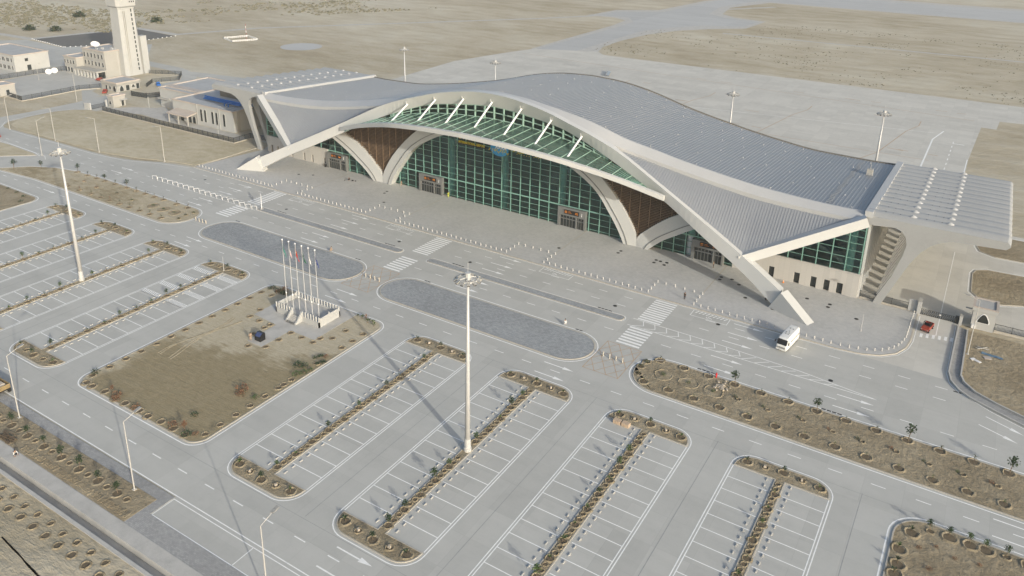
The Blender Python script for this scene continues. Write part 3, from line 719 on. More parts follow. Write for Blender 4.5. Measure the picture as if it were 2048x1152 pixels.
for x, zl, zu, yu in ((0, 26.05, 31.2, -5.2), (8.85, 25.8, 30.8, -5.3), (17.7, 25.05, 29.4, -5.7), (26.6, 23.6, 27.0, -6.5)):
    for s in ((-1, 1) if x else (1,)):
        m = MB(); m.tube((s*x, -13.8, zl), (s*x, yu-.2, zu), .24, .24, 8); m.tube((s*x, yu-.5, zu-.3), (s*x, yu-.9, zu+.9), .07, .07, 5); m.build('tie_rod', M_signw, T)
# clerestory between canopy and arch
cl = MB(); nx = [-35.4+i*2.95 for i in range(25)]; panes = []
for x in nx:
    ly, lz = at(AL, x); by, bz = CBk(x)
    if lz-bz < .5: continue
    cl.box(x-.17, x+.17, by+.15, by+.6, bz-.2, lz+.3)
for f in (.0, .5, .97):
    pts = []
    for i in range(61):
        x = -33.5+i*67/60; ly, lz = at(AL, x); by, bz = CBk(x); pts.append((x, by+.4, bz+max(.05, lz-bz)*f))
    for p, q in zip(pts, pts[1:]): cl.beam(p, q, .25, .22)
cle = cl.build('clerestory_frame', M_tframe, T)
for x0, x1 in zip(nx, nx[1:]):
    za, zb = at(AL, x0)[1], at(AL, x1)[1]; ya, la = CBk(x0); yb, lb = CBk(x1)
    if min(za-la, zb-lb) < .3: continue
    for f0, f1 in ((0, .5), (.5, 1)):
        m = MB(); g_ = lambda y, l_, h_, f: (y+.45, l_+(h_-l_)*f)
        m.quad((x0+.17, ya+.45, la+(za-la)*f0), (x1-.17, yb+.45, lb+(zb-lb)*f0), (x1-.17, yb+.45, lb+(zb-lb)*f1), (x0+.17, ya+.45, la+(za-la)*f1)); m.build('glass_pane', M_clear, cle)

# --- legs of the facade arches, timber louvres between them
LEG_IN_G = [(37.4, 0), (37.2, .5), (35.1, 4.3), (32.7, 7.7), (30.2, 11.1), (27.3, 13.7), (22.5, 16.6), (17, 19.0), (9, 21.2), (0, 22)]
LEG_IN_L = [(40.6, 0), (40.5, 2.4), (37.8, 7.4), (34.6, 11.5), (30.5, 15.7), (26.5, 18.9), (21, 21.6), (14, 23.6), (6, 24.8), (0, 25)]
LEG_OUT_L = [(40.7, 0), (40.7, 2.5), (43.2, 5.2), (47.2, 8.6), (51, 11.0), (55.5, 13.0), (58.5, 14.2)]
LEG_OUT_G = [(43.6, 0), (45.0, 1.3), (47.6, 3.6), (50.4, 5.4), (54, 7.7), (58.3, 10.0), (61.5, 11.4)]
def resamp(P, n):
    d_ = [0]
    for a, b_ in zip(P, P[1:]): d_.append(d_[-1]+math.hypot(b_[0]-a[0], b_[1]-a[1]))
    tab = [(d_[i],)+P[i] for i in range(len(P))]; tab = smooth_tab(tab, 4)
    return [interp(tab, d_[-1]*i/(n-1)) for i in range(n)]
for s in (-1, 1):
    for G_, L_ in ((LEG_IN_G, LEG_IN_L), (LEG_OUT_G, LEG_OUT_L)):
        a = resamp(G_, 26); b_ = resamp(L_, 26); m = MB()
        m.loft([[(s*p[0], -2.4, p[1]), (s*q[0], -2.0, q[1]), (s*q[0], .3, q[1]), (s*p[0], .3, p[1])] for p, q in zip(a, b_)])
        lg = m.build('arch_leg', M_white, T)
        m = MB()   # shadow groove trim
        pts = [(s*(p[0]*.7+q[0]*.3), -2.42+.12, p[1]*.7+q[1]*.3) for p, q in zip(a, b_)]
        for p, q in zip(pts, pts[1:]): m.beam(Vector(p)-Vector((0, .05, 0)), Vector(q)-Vector((0, .05, 0)), .16, .16, (0, 1, 0))
        m.build('leg_groove', M_grey2, lg)
    lb_ = [(q[1], q[0]) for q in resamp(LEG_IN_L, 40) if q[1] > 2]; lo_ = [(q[1], q[0]) for q in resamp(LEG_OUT_L, 30) if q[1] > 2]
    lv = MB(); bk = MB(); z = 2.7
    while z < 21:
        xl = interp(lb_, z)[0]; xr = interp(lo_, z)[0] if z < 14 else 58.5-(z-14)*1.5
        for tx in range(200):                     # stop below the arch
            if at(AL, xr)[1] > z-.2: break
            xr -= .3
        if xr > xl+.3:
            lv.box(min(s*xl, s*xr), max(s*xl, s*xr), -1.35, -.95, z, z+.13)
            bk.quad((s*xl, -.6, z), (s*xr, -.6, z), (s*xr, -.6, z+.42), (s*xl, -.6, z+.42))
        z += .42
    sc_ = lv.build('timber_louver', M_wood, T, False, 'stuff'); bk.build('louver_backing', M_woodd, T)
    for x in (30.5, 33, 35.5, 38, 40.6, 43.2, 46, 48.8, 51.5, 54.2):
        zb_ = interp(sorted((q[0], q[1]) for q in resamp(LEG_IN_L, 40)), x)[0] if x < 40.6 else interp(sorted((q[0], q[1]) for q in resamp(LEG_OUT_L, 30) if q[1] > 2), x)[0]
        zt = min(21, at(AL, x)[1]-.2)
        if zt > zb_+.4:
            m = MB(); m.box(s*x-.09, s*x+.09, -1.5, -1.36, zb_, zt); m.build('louver_post', M_wood, T)

# --- curtain walls: mullions, transoms, panes one by one
PIT_X = 2.95; ZR = [0, .75, 2.35, 3.95, 5.55, 7.25, 9.0, 10.8, 12.5, 14.1, 15.7, 17.3, 18.9, 20.5]
def in_leg_zone(x, z0, z1):
    """True where legs and louvres hide the wall"""
    ax = abs(x); zm = z1
    gi = interp(sorted((q[0], q[1]) for q in LEG_IN_G), ax)[0] if ax < 37.4 else -1
    go = interp(sorted((q[0], q[1]) for q in LEG_OUT_G), ax)[0] if ax > 43.6 else -1
    if ax <= 37.4: return z0 > gi
    if ax >= 43.6: return z0 > go and ax < 58
    return True
def curtain(name, x0, x1, z_lo, z_hi, cols=(), doors=()):
    n_ = max(1, round((x1-x0)/PIT_X)); px = (x1-x0)/n_; fr_ = MB(); pn = []
    zr = [z for z in ZR if z_lo <= z <= 21]
    for i in range(n_+1):
        x = x0+i*px
        if x0 < 0 < x1 or True:
            top = z_hi(x)
        fr_.box(x-.10, x+.10, -.20, .10, z_lo, top)
    for z in zr:
        w_ = .09 if abs(z-5.55) > .1 else .34
        xs_ = [x0+i*px for i in range(n_+1)]; run = [x for x in xs_ if z_hi(x) > z]
        if len(run) > 1: fr_.box(min(run), max(run), -.17, .07, z-w_/2, z+w_/2)
    cw = fr_.build(name, M_mull, T)
    for i in range(n_):
        xa_, xb_ = x0+i*px, x0+(i+1)*px; xm = (xa_+xb_)/2
        zz = [z_lo]+[z for z in zr if z > z_lo]+[21.5]
        for za, zb in zip(zz, zz[1:]):
            if za >= min(z_hi(xa_), z_hi(xb_)): continue
            if any(a-.5 < xm < b_+.5 and za < h_-.3 for a, b_, h_ in doors): continue
            if x0 < 58 and x1 > -58 and in_leg_zone(xa_ if abs(xa_) < abs(xb_) else xb_, za, zb) and in_leg_zone(xb_ if abs(xa_) < abs(xb_) else xa_, za, zb): continue
            m = MB(); m.quad((xa_+.1, -.05, za+.045), (xb_-.1, -.05, za+.045), (xb_-.1, -.05, zb-.045), (xa_+.1, -.05, zb-.045)); m.build('glass_pane', M_glass, cw)
    return cw
DOORS = [(-27.6, -19.4, 5.5), (18, 26, 5.5), (-63.8, -55.7, 5.2), (54.2, 62, 5.2)]
curtain('curtain_wall', -38.35, 38.35, 0, lambda x: 20.8 if abs(x) < 22 else 19.5, doors=DOORS)
for s in (-1, 1):
    a, b_ = sorted((s*43.6, s*64))
    curtain('curtain_wall', a, b_, 0, lambda x: min(14.5, at(AL, x)[1]+3.2), doors=DOORS)
    a, b_ = sorted((s*64, s*91))
    curtain('curtain_wall', a, b_, 5.55, lambda x: at(FB, x)[1]-1.0)
    # stone base with slot windows
    wx = [72.9-.6, 78.5-.6, 82.1-.6, 84.9-.6, 87.6-.6] if s > 0 else [65.6, 70.9, 74.5, 79.9, 86.4, 89.1]
    wx = [(x, x+1.25) for x in wx] if s > 0 else [(x-.35, x+.4) for x in wx]
    m = MB(); last = 64.0; y0, y1 = -.32, .25
    for x0_, x1_ in wx:
        a, b_ = sorted((s*last, s*x0_)); m.box(a, b_, y0, y1, 0, 5.5); a, b_ = sorted((s*x0_, s*x1_)); m.box(a, b_, y0, y1, 2.75, 5.5); m.box(a, b_, y0, y1, 0, .15); last = x1_
    a, b_ = sorted((s*last, s*91.3)); m.box(a, b_, y0, y1, 0, 5.5); a, b_ = sorted((s*63.9, s*91.5)); m.box(a, b_, -.5, .3, 5.5, 5.75)
    sw = m.build('stone_wall', M_stone, T)
    for x0_, x1_ in wx:
        a, b_ = sorted((s*x0_, s*x1_)); m = MB(); m.quad((a, .1, .15), (b_, .1, .15), (b_, .1, 2.75), (a, .1, 2.75)); m.build('window_pane', M_dark, sw)
    # side wall
    m = MB(); X = s*91.2; a, b_ = sorted((X, X-s*.5)); m.box(a, b_, .3, 52, 0, 5.6); m.build('side_stone_wall', M_stone, T)
    m = MB(); a, b_ = sorted((X-s*.05, X-s*.45))
    m.prism_x([(.3, 5.6), (52, 5.6), (52, 15.6), (.3, 18.8)], a, b_); m.build('side_glass_wall', M_dark, T)
    for i in range(14):
        y = .6+i*3.95; m = MB(); m.box(*sorted((X+s*.02, X+s*.5)), y-.22, y+.22, 0, 18.6-3.2*y/52); m.build('wall_fin', M_white, T)
    m = MB()
    for z in (7.2, 8.8, 10.4, 12, 13.6, 15): m.box(*sorted((X+s*.0, X+s*.12)), .3, 51.8, z-.07, z+.07)
    m.build('side_transom', M_mull, T)
# rear wall, floor, inner parts seen through the glass
m = MB(); m.box(-91, 91, 51.2, 51.8, 0, 15.4); m.build('rear_wall', M_stone, T)
m = MB(); m.box(-90.5, 90.5, .4, 51, .02, .18); m.build('inner_floor', M_infloor, T)
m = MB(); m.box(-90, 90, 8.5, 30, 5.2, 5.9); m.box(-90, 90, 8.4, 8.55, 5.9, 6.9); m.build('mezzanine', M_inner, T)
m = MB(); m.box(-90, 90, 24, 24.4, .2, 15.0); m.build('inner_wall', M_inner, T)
for x in (-35.4, -17.7, 0, 17.7, 35.4, 53.1, -53.1, 70.8, -70.8, 88.5, -88.5):
    m = MB(); m.tube((x, 1.6, 0), (x, 1.6, 17 if abs(x) < 60 else 15), .95, .95, 14, False); m.build('inner_column', M_signw, T, True)

# --- entrances
def text_mesh(name, s, size, mat, depth=.02, bold=True):
    c = bpy.data.curves.new(name, 'FONT'); c.body = s; c.size = size; c.extrude = depth; c.align_x = 'CENTER'; c.align_y = 'CENTER'; c.resolution_u = 2; c.offset = .012*size
    o = bpy.data.objects.new(name, c); COL.objects.link(o); dg = bpy.context.evaluated_depsgraph_get()
    me = bpy.data.meshes.new_from_object(o.evaluated_get(dg)); bpy.data.objects.remove(o); bpy.data.curves.remove(c)
    me.materials.clear(); me.materials.append(mat); return me
def put_text(me, name, parent, loc, rx=R(90), rz=0):
    o = ob(name, me, parent, None, loc); o.rotation_euler = (rx, 0, rz); return o
for (x0, x1, h), num in zip(DOORS, ('03', '02', '04', '01')):
    m = MB(); m.box(x0, x1, -1.15, -.05, 3.35, h); m.box(x0, x0+.7, -1.15, -.05, 0, 3.35); m.box(x1-.45, x1, -1.15, -.05, 0, 3.35); m.box(x0+5.2, x0+5.5, -1.1, -.2, 0, 3.35); m.box(x0+.7, x1-.45, -1.05, -.2, 2.35, 2.5)
    for i in range(1, 8):
        xx = x0+.7+i*(x1-x0-1.15)/8; m.box(xx-.04, xx+.04, -.76, -.6, 0, 3.35)
    pt = m.build('entrance_portal', M_grey2, T)
    for i in range(8):
        xx = x0+.7+i*(x1-x0-1.15)/8; m = MB(); wd = (x1-x0-1.15)/8
        m.quad((xx+.06, -.7, .05), (xx+wd-.06, -.7, .05), (xx+wd-.06, -.7, 2.35), (xx+.06, -.7, 2.35)); m.quad((xx+.06, -.7, 2.5), (xx+wd-.06, -.7, 2.5), (xx+wd-.06, -.7, 3.35), (xx+.06, -.7, 3.35)); m.build('door_glass', M_dark, pt)
    xc = x0+4.1; m = MB(); m.box(xc-2.1, xc+2.1, -1.3, -1.155, 3.9, 5.0); sg = m.build('sign_panel', M_black, pt)
    m = MB(); m.box(xc-1.9, xc-1.3, -1.33, -1.30, 4.15, 4.75); m.build('sign_icon', M_orange, pt)
    m = MB(); m.box(xc-1.75, xc-1.35, -1.345, -1.33, 4.5, 4.6); m.box(xc-1.7, xc-1.6, -1.345, -1.33, 4.2, 4.5); m.box(xc-1.5, xc-1.4, -1.345, -1.33, 4.2, 4.5); m.build('sign_pictogram', M_black, pt)
    put_text(text_mesh('sign_number', num, .8, M_orange), 'sign_number', pt, (xc+1.45, -1.32, 4.45))
    m = MB(); m.box(xc-.95, xc-.25, -1.33, -1.3, 4.58, 4.68); m.box(xc-.95, xc+.1, -1.33, -1.3, 4.28, 4.34); m.build('sign_lettering', M_orange, pt)
    m = MB(); m.box(x1-1.15, x1-.95, -1.2, -1.155, 3.95, 4.4); m.box(x1-1.1, x1-.95, -1.2, -1.155, 4.5, 4.8); m.build('logo_mark', M_signw, pt)
# --- name sign on the glass
sgn = MB(); sgn.box(-14.4, -4.9, -.55, -.35, 16.55, 16.75); sgn.box(-14.4, 12.6, -.4, -.34, 18.9, 19.0); sgn = sgn.build('sign_rail', M_black, T)
put_text(text_mesh('name_letters', 'INTERNATIONAL AIRPORT', .92, M_yellow, .05), 'name_letters', sgn, (-9.6, -.55, 17.15)).scale = (.78, 1, 1)
put_text(text_mesh('name_letters', 'GWADAR', 2.0, M_yellow, .06), 'name_letters', sgn, (-9.6, -.55, 18.75)).scale = (1.1, 1, 1)
m = MB(); m.prism_y([(-.7+2.9*math.cos(R(a)), 17.3+2.0*math.sin(R(a))) for a in range(0, 360, 15)], -.5, -.4); m.build('logo_disc', M_blue, sgn)
m = MB()
for i, x in enumerate((-2.0, -1.1, -.2, .7)): m.prism_y([(x, 17.3), (x+.45, 18.2), (x+.9, 17.3), (x+.7, 17.3), (x+.45, 17.8), (x+.2, 17.3)], -.56, -.51)
m.build('logo_mark', M_signw, sgn)
def script_line(x0, x1, z, seed, h=.55):
    """flowing right-to-left lettering as strokes"""
    q = random.Random(seed); m = MB(); x = x1
    while x > x0+.3:
        k_ = q.choice('abcd'); wd = q.uniform(.5, 1.0)
        if k_ == 'a': pts = [(x, z+h), (x-.05, z)]
        elif k_ == 'b': pts = [(x, z+.15*h), (x-wd*.3, z-.25*h), (x-wd*.8, z-.2*h), (x-wd, z+.35*h)]
        elif k_ == 'c': pts = [(x, z+.4*h), (x-wd*.25, z+.1*h), (x-wd*.5, z+.45*h), (x-wd*.75, z+.1*h), (x-wd, z+.5*h)]
        else: pts = [(x, z+.7*h), (x-wd*.5, z+.85*h), (x-wd*.45, z+.2*h), (x-wd, z+.05*h)]
        for p, r_ in zip(pts, pts[1:]): m.beam((p[0], -.5, p[1]), (r_[0], -.5, r_[1]), .16, .12, (0, 1, 0))
        if q.random() < .6: m.cbox((x-wd*.4, -.5, z+(h*1.15 if q.random() < .5 else -.5*h)), (.17, .12, .17))
        x -= wd*.85+.1
    m.build('urdu_lettering', M_yellow, sgn)
script_line(-3.7, 2.3, 16.55, 3, .7); script_line(4.1, 12.3, 17.35, 8, .8)

# --- side canopies: thirteen ribbed vaults on raking legs, each side
PROF_TOP = [(90.6, 17.5), (92.5, 17.5), (94.6, 17.75), (96.2, 17.9), (97.5, 17.4), (98.5, 16.3), (98.9, 14.6), (98.6, 12.5), (97.2, 7.2), (95.4, 2.6), (94.5, 0), (96.1, 0), (98.2, 5.7), (100.0, 10.5), (101.6, 13.6), (103.1, 15.4), (104.9, 16.7), (107, 17.45), (110, 17.6), (116, 17.95), (116.5, 18.5), (116.5, 19.0), (116, 19.55), (90.6, 19.4)]
def rib_mesh(kz, flip):
    m = MB(); s = flip; poly = [(s*x, z*kz) for x, z in PROF_TOP]
    if s < 0: poly = poly[::-1]
    m.prism_y(poly, 0, 1.25)
    n_ = 8; ring = []
    for x, dz in [(90.6, 0)]+[(93+i*3.7, 0) for i in range(7)]+[(116.0, -.03), (116.4, -.25), (116.62, -.7)]:
        top = [(s*x, .02+4.1*t/n_, (19.45+.85*math.sin(math.pi*t/n_)+dz)*kz) for t in range(n_+1)]
        bot = [(s*x, .02+4.1*t/n_, (18.35+.35*math.sin(math.pi*t/n_)-dz*.3)*kz) for t in range(n_, -1, -1)]
        ring.append(top+bot)
    m.loft(ring); return m.mesh('canopy_vault', M_vault)
dm = MB()
for a, b_ in ((0, .5), (.5, 1)):
    pass
dome = MB(); rgs = []
for i in range(5):
    t = i/4; rgs.append([(.85*math.cos(R(a))*(1-t**1.6), .5*math.sin(R(a))*(1-t**1.6), .55*t) for a in range(0, 360, 36)])
dome.loft(rgs); dome_me = dome.mesh('skylight_dome', M_band, True)
hole = MB(); hole.prism([(.14*math.cos(R(a)), .14*math.sin(R(a))) for a in range(0, 360, 60)], 0, .02); hole_me = hole.mesh('vent_hole', M_black)
for s in (-1, 1):
    for i in range(13):
        y = -.3+i*4.15; kz = (19.55-3.35*(y+2)/52)/19.55
        rb = ob('canopy_vault', rib_mesh(kz, s), T, None, (0, y, 0))
        for x in (99.0, 105.8):
            ob('skylight_dome', dome_me, rb, None, (s*(x-.25*i*0), 2.07, 20.18*kz))
        for x in (93.8, 95.2, 96.6, 101.5, 102.9, 104.3):
            if i < 8: ob('vent_hole', hole_me, rb, None, (s*x, 2.07, 20.30*kz))
# ================================================================ THINGS
def proj(x, y, z=0):
    v = Vector((x-108, y+171, z-80)); q = Vector((v.dot(r2), v.dot(d2), v.dot(fw)))
    return 1024+FPX*q.x/q.z, 345+FPX*q.y/q.z, q.z
def infr(x, y, z=0, m=25):
    u, v, w_ = proj(x, y, z); return w_ > 0 and -m < u < 2048+m and -m < v < 1152+m

# ---------------- bollards
m = MB(); m.tube((0, 0, 0), (0, 0, .58), .11, .11, 10); m.tube((0, 0, .58), (0, 0, .65), .11, .05, 10); bol = m.mesh('bollard', M_bol)
def bollards(pts, label, grp, z=.14):
    for x, y in pts: tag(ob('bollard', bol, None, None, (x, y, z)), label, 'bollard', grp)
def run(a, b_, st):
    a, b_ = Vector(a), Vector(b_); n_ = max(1, round((b_-a).length/st)); return [tuple(a+(b_-a)*i/n_) for i in range(n_+1)]
segs = [(-96.5, -64.3), (-53.9, -28.4), (-18, 16.2), (26.5, 52.6)]
nm = ['west of the first bay', 'between the first and second bays', 'between the second and third bays', 'between the third and fourth bays']
for (a, b_), s in zip(segs, nm): bollards(run((a, -23.1), (b_, -23.1), 1.5), 'short white bollard on the straight plaza kerb, '+s, 'bollards on the plaza kerb '+s)
curve = run((62.9, -23.1), (90.5, -23.1), 1.5)+[(92.2, -22.9), (93.8, -22.8), (95.3, -22.4), (96.8, -21.9), (98.1, -21.2), (99.3, -20.4), (100.3, -19.3), (101.1, -18.1), (101.7, -16.8), (102.1, -15.4), (102.4, -13.9)]+run((102.6, -12.4), (102.7, -.6), 1.5)
curve = [p for p in curve if not (80.6 < p[0] < 83.9)]
bollards(curve, 'short white bollard on the plaza edge curving round to the gate', 'bollards curving to the gate')
for i, (x0, x1) in enumerate(((-64.3, -53.9), (-28.4, -18), (16.2, 26.5), (52.6, 62.9))):
    w_ = ('first', 'second', 'third', 'fourth')[i]
    bollards(run((x0, -21.4), (x0, -17.5), 1.9)+run((x0+1.9, -17.5), (x1-1.9, -17.5), 1.9)+run((x1, -17.5), (x1, -21.4), 1.9), 'short white bollard round the '+w_+' set-back bay from the left', 'bollards round the '+w_+' bay')
m = MB(); m.tube((0, 0, 0), (0, 0, .95), .14, .14, 10); m.tube((0, 0, .95), (0, 0, 1.03), .14, .06, 10); post = m.mesh('road_post', M_kerb)
for xs_, s in (((-60.8, -59.5, -58.2, -56.9), 'by the left sand bed'), ((-2.8, -1.5, -.2, 1.1), 'between the two cobbled islands'), ((55.6, 56.9, 58.2, 59.5), 'by the right planting bed')):
    for x in xs_: tag(ob('road_post', post, None, None, (x, -51.7, .03)), 'tan post in the row of four '+s, 'post', 'posts '+s)

# ---------------- median railing and its sign
rl = thing('median_railing', 'low white hoop railing along the painted median at left', 'railing')
for i in range(19):
    x = -98+i*2.38; m = MB(); m.tube((x, -38.3, .02), (x, -38.3, 1.05), .05, .05, 6); m.tube((x, -38.3, 1.02), (x+1.1, -37.6, 1.02), .05, .05, 6); m.tube((x+1.1, -37.6, 1.02), (x+1.1, -37.6, .02), .05, .05, 6); m.build('hoop', M_signw, rl)
sp = thing('road_sign', 'white twin panel road sign on a post at the median end', 'sign', (-53.2, -36.7, .1))
m = MB(); m.tube((0, 0, 0), (0, 0, 4.3), .11, .09, 8); m.build('post', M_signw, sp); m = MB(); m.box(-.35, .35, -.35, .35, 0, .14); m.build('base', M_slab, sp)
for y, z in ((-.95, 3.9), (.95, 3.9), (-.95, 2.95), (.95, 2.95)):
    m = MB(); m.cbox((y*.77, -y*.64, z), (1.7, .05, .8), R(-40)); m.build('panel', M_signw, sp)

# ---------------- high masts
def high_mast(h):
    t = thing('high_mast', '', 'light mast')
    m = MB(); m.tube((0, 0, .5), (0, 0, h), .44, .17, 12); m.build('pole', M_pole, t, True)
    m = MB(); m.prism([(.62*math.cos(R(a)), .62*math.sin(R(a))) for a in range(0, 360, 30)], 0, .55); m.tube((0, 0, .5), (0, 0, 2.2), .52, .5, 12); m.build('base', M_pole, t)
    m = MB()
    for i in range(24):
        a, b_ = R(15*i), R(15*i+15); m.beam((1.5*math.cos(a), 1.5*math.sin(a), h-.2), (1.5*math.cos(b_), 1.5*math.sin(b_), h-.2), .14, .2)
        if i % 4 == 0: m.beam((.2*math.cos(a), .2*math.sin(a), h), (1.5*math.cos(a), 1.5*math.sin(a), h-.2), .1, .12)
    m.tube((0, 0, h-.6), (0, 0, h+.7), .42, .42, 10); m.tube((0, 0, h+.7), (0, 0, h+2.2), .03, .03, 5); m.build('lamp_ring', M_pole, t)
    for i in range(12):
        a = R(30*i+8); c = Vector((1.62*math.cos(a), 1.62*math.sin(a), h-.35)); m = MB(); o_ = Vector((math.cos(a), math.sin(a), 0))
        m.beam(c-o_*.3+Vector((0, 0, .2)), c+o_*.35-Vector((0, 0, .12)), .5, .26); f = m.build('floodlight', M_head, t)
        m = MB(); m.beam(c+o_*.355-Vector((0, 0, .14)), c+o_*.38-Vector((0, 0, .15)), .42, .2); m.build('lens', M_lens, f)
    return t
hm = high_mast(29.4); hm.location = (49.9, -87.6, .1); hm['label'] = 'tall floodlight mast standing in the middle of the nearer parking rows'
clone(hm, (-52.4, -87.4, .1), 0, 'tall floodlight mast in the left-hand parking rows'); hm['group'] = 'high floodlight masts'
ha = high_mast(25); ha.location = (83, 72, 0); ha['label'] = 'apron floodlight mast behind the right end of the roof'; ha['group'] = 'apron floodlight masts'
for x, y, s in ((40, 70, 'second apron floodlight mast from the right behind the roof'), (-46, 67, 'apron floodlight mast behind the crest of the roof'), (-88, 67, 'leftmost apron floodlight mast behind the roof')): clone(ha, (x, y, 0), .4, s)
for o_ in [o_ for o_ in COL.objects if o_.name.startswith('high_mast')]:
    if 'group' not in o_: o_['group'] = 'high floodlight masts'

# ---------------- street lamps
def lamp(tall, mat):
    t = thing('street_lamp', '', 'street lamp')
    m = MB(); m.tube((0, 0, 0), (0, 0, tall), .105, .06, 8); m.build('pole', mat, t); m = MB(); m.box(-.25, .25, -.25, .25, 0, .12); m.build('base', M_slab, t)
    m = MB(); m.tube((0, 0, tall-.05), (0, 1.9, tall+.55), .05, .045, 6); m.build('arm', mat, t)
    m = MB(); m.beam((0, 1.7, tall+.55), (0, 2.7, tall+.75), .5, .12); hd = m.build('lamp_head', M_head, t); m = MB(); m.beam((0, 1.8, tall+.50), (0, 2.6, tall+.66), .4, .03); m.build('lens', M_lens, hd)
    return t
l0 = lamp(11.4, M_tanpole); l0.location = (15.5, -120.5, .1); l0['label'] = 'pale street lamp with bent arm beside the end of the near sand bed'; l0['group'] = 'street lamps'
LP = [(-14.5, -120.5, 0, 'pale street lamp with bent arm near the parked truck at left'), (45.9, -123.4, 0, 'pale street lamp standing at the near lay-by'), (-184.2, -34.4, 0, 'street lamp at the far left road bend'), (-157.7, -33.3, 180, 'street lamp on the edge of the sand field, left of the next one'),
      (-145.9, -44.3, 0, 'street lamp at the tip of the triangular sand bed'), (-134.4, -32.2, 180, 'street lamp in the sand field with a long shadow'), (-109.2, -26.2, 180, 'street lamp at the sand field corner nearest the plaza'), (-204.2, 1.9, 90, 'street lamp on the bank beside the compound fence'),
      (113.3, -12.4, 90, 'street lamp on the littered sand by the right gate'), (-224.8, -10.6, 0, 'short lamp post at the compound fence corner'), (-254.4, 14.2, 0, 'lamp post on a sand strip in the courtyard')]
for x, y, a, s in LP: clone(l0, (x, y, .06), R(a), s, .6 if 'short' in s or 'strip' in s else None)
for x, y, h, s in ((94.6, -14.7, 3.8, 'thin white pole standing alone on the right of the plaza'), (-31, -67.2, 3.4, 'thin white pole in the head of the hatched parking row')):
    t = thing('marker_pole', s, 'pole', (x, y, .13)); m = MB(); m.tube((0, 0, 0), (0, 0, h), .06, .04, 6); m.build('shaft', M_pole, t); m = MB(); m.tube((0, 0, 0), (0, 0, .12), .16, .14, 8); m.build('foot', M_slab, t)
for x, y, s in ((-172, 12, 'small lamp post inside the fence by the side building'), (-118, 1.5, 'small dark-headed lamp post by the fence corner')):
    t = thing('yard_lamp', s, 'lamp post', (x, y, 0)); m = MB(); m.tube((0, 0, 0), (0, 0, 4.2), .09, .06, 6); m.build('pole', M_pole, t); m = MB(); m.box(-.3, .3, -.2, .2, 4.1, 4.4); m.build('lamp_head', M_head, t)

# ---------------- flag podium
pd = thing('flag_podium', 'white flag podium with rows of slim battlement posts and front steps', 'podium', (0, 0, 0))
X0, X1, Y0, Y1 = -7.2, 4.9, -73.7, -67.9; ST0, ST1 = -2.45, -.05
m = MB(); m.box(X0+.15, X1-.15, Y0+.15, Y1-.15, .1, 1.0); m.build('deck', M_slab, pd)
m = MB()
for a in ((X0, ST0, Y0, Y0+.28), (ST1, X1, Y0, Y0+.28), (X0, X1, Y1-.28, Y1), (X0, X0+.28, Y0, Y1), (X1-.28, X1, Y0, Y1)): m.box(*a, .1, 1.28)
for z in (.62, .95, 1.35, 1.7): m.box(X1-.02, X1+.05, Y0+.3, Y1-.3, z, z+.12)
m.box(X1-.16, X1, Y0+.28, Y1-.28, 1.28, 2.05); m.box(X0, X0+.16, Y0+.28, Y1-.28, 1.28, 2.05); m.build('parapet', M_buildw, pd)
def merlon(x, y):
    q = MB(); q.tube((x, y, 1.2), (x, y, 2.3), .15, .15, 8); q.tube((x, y, 2.3), (x, y, 2.42), .15, .06, 8); q.build('merlon', M_buildw, pd)
for i in range(7):
    merlon(X0+.15+i*.74, Y0+.14); merlon(X1-.15-i*.74, Y0+.14)
for i in range(16): merlon(X0+.15+i*(X1-X0-.3)/15, Y1-.14)
for s in (X0+.14, X1-.14):
    merlon(s, (Y0+Y1)/2)
m = MB()
for i in range(6): m.box(ST0, ST1, Y0-.0-1.7+i*.28, Y0+.3, .1+i*.15, .25+i*.15)
m.build('steps', M_slab, pd)
for x in (ST0-.13, ST1+.13):
    m = MB(); m.prism_x([(Y0-1.75, .1), (Y0+.3, .1), (Y0+.3, 2.3), (Y0+.0, 2.2), (Y0-.3, 1.75), (Y0-.8, 1.25), (Y0-1.2, .75), (Y0-1.75, .45)], x-.16, x+.16); m.build('stair_wall', M_buildw, pd)
m = MB()
for i in range(9): m.tube((ST0+.1+i*.27, Y0-1.85, .1), (ST0+.1+i*.27, Y0-1.85, .62), .035, .035, 5)
m.tube((ST0+.1, Y0-1.85, .6), (ST1-.1, Y0-1.85, .6), .035, .035, 5); m.build('step_gate', M_fence, pd)
# flags
def flag(i, cols, label, extra=None):
    x = -5.8+1.78*i; t = thing('flagpole', label, 'flag', (x, -71.9, 1.0), 0, 'flags on the podium')
    m = MB(); m.tube((0, 0, 0), (0, 0, 14.6), .085, .05, 8); m.build('pole', M_pole, t); m = MB(); m.tube((0, 0, 2.9), (0, 0, 3.2), .13, .13, 8); m.build('collar', M_signw, t)
    m = MB(); rg = [[(.17*math.sin(R(b_))*math.cos(R(a)), .17*math.sin(R(b_))*math.sin(R(a)), 14.7-.17*math.cos(R(b_))) for a in range(0, 360, 45)] for b_ in (10, 50, 90, 130, 170)]; m.loft(rg); m.build('finial', M_signw, t, True)
    q = random.Random(i+3); nu, nv = 12, 10; pts = []
    for v in range(nv+1):
        row = []
        for u in range(nu+1):
            fu, fv = u/nu, v/nv; ln = 1.15 if i != 4 else .75
            xx = ln*fu*1.05*(.45+.55*fv); dz = -1.55*fu*(1.0-.12*fv); yy = .16*math.sin(fu*9+i*1.3+fv*1.5)*fu-.25*fu
            row.append((.07+xx, yy, 13.9-1.75*fv*(1-.2*fu)+dz))
        pts.append(row)
    m = MB(); b0 = 0
    for v in range(nv):
        for u in range(nu):
            m.cur = cols(u/nu, v/nv); m.quad(pts[v][u], pts[v+1][u], pts[v+1][u+1], pts[v][u+1])
    return m, t
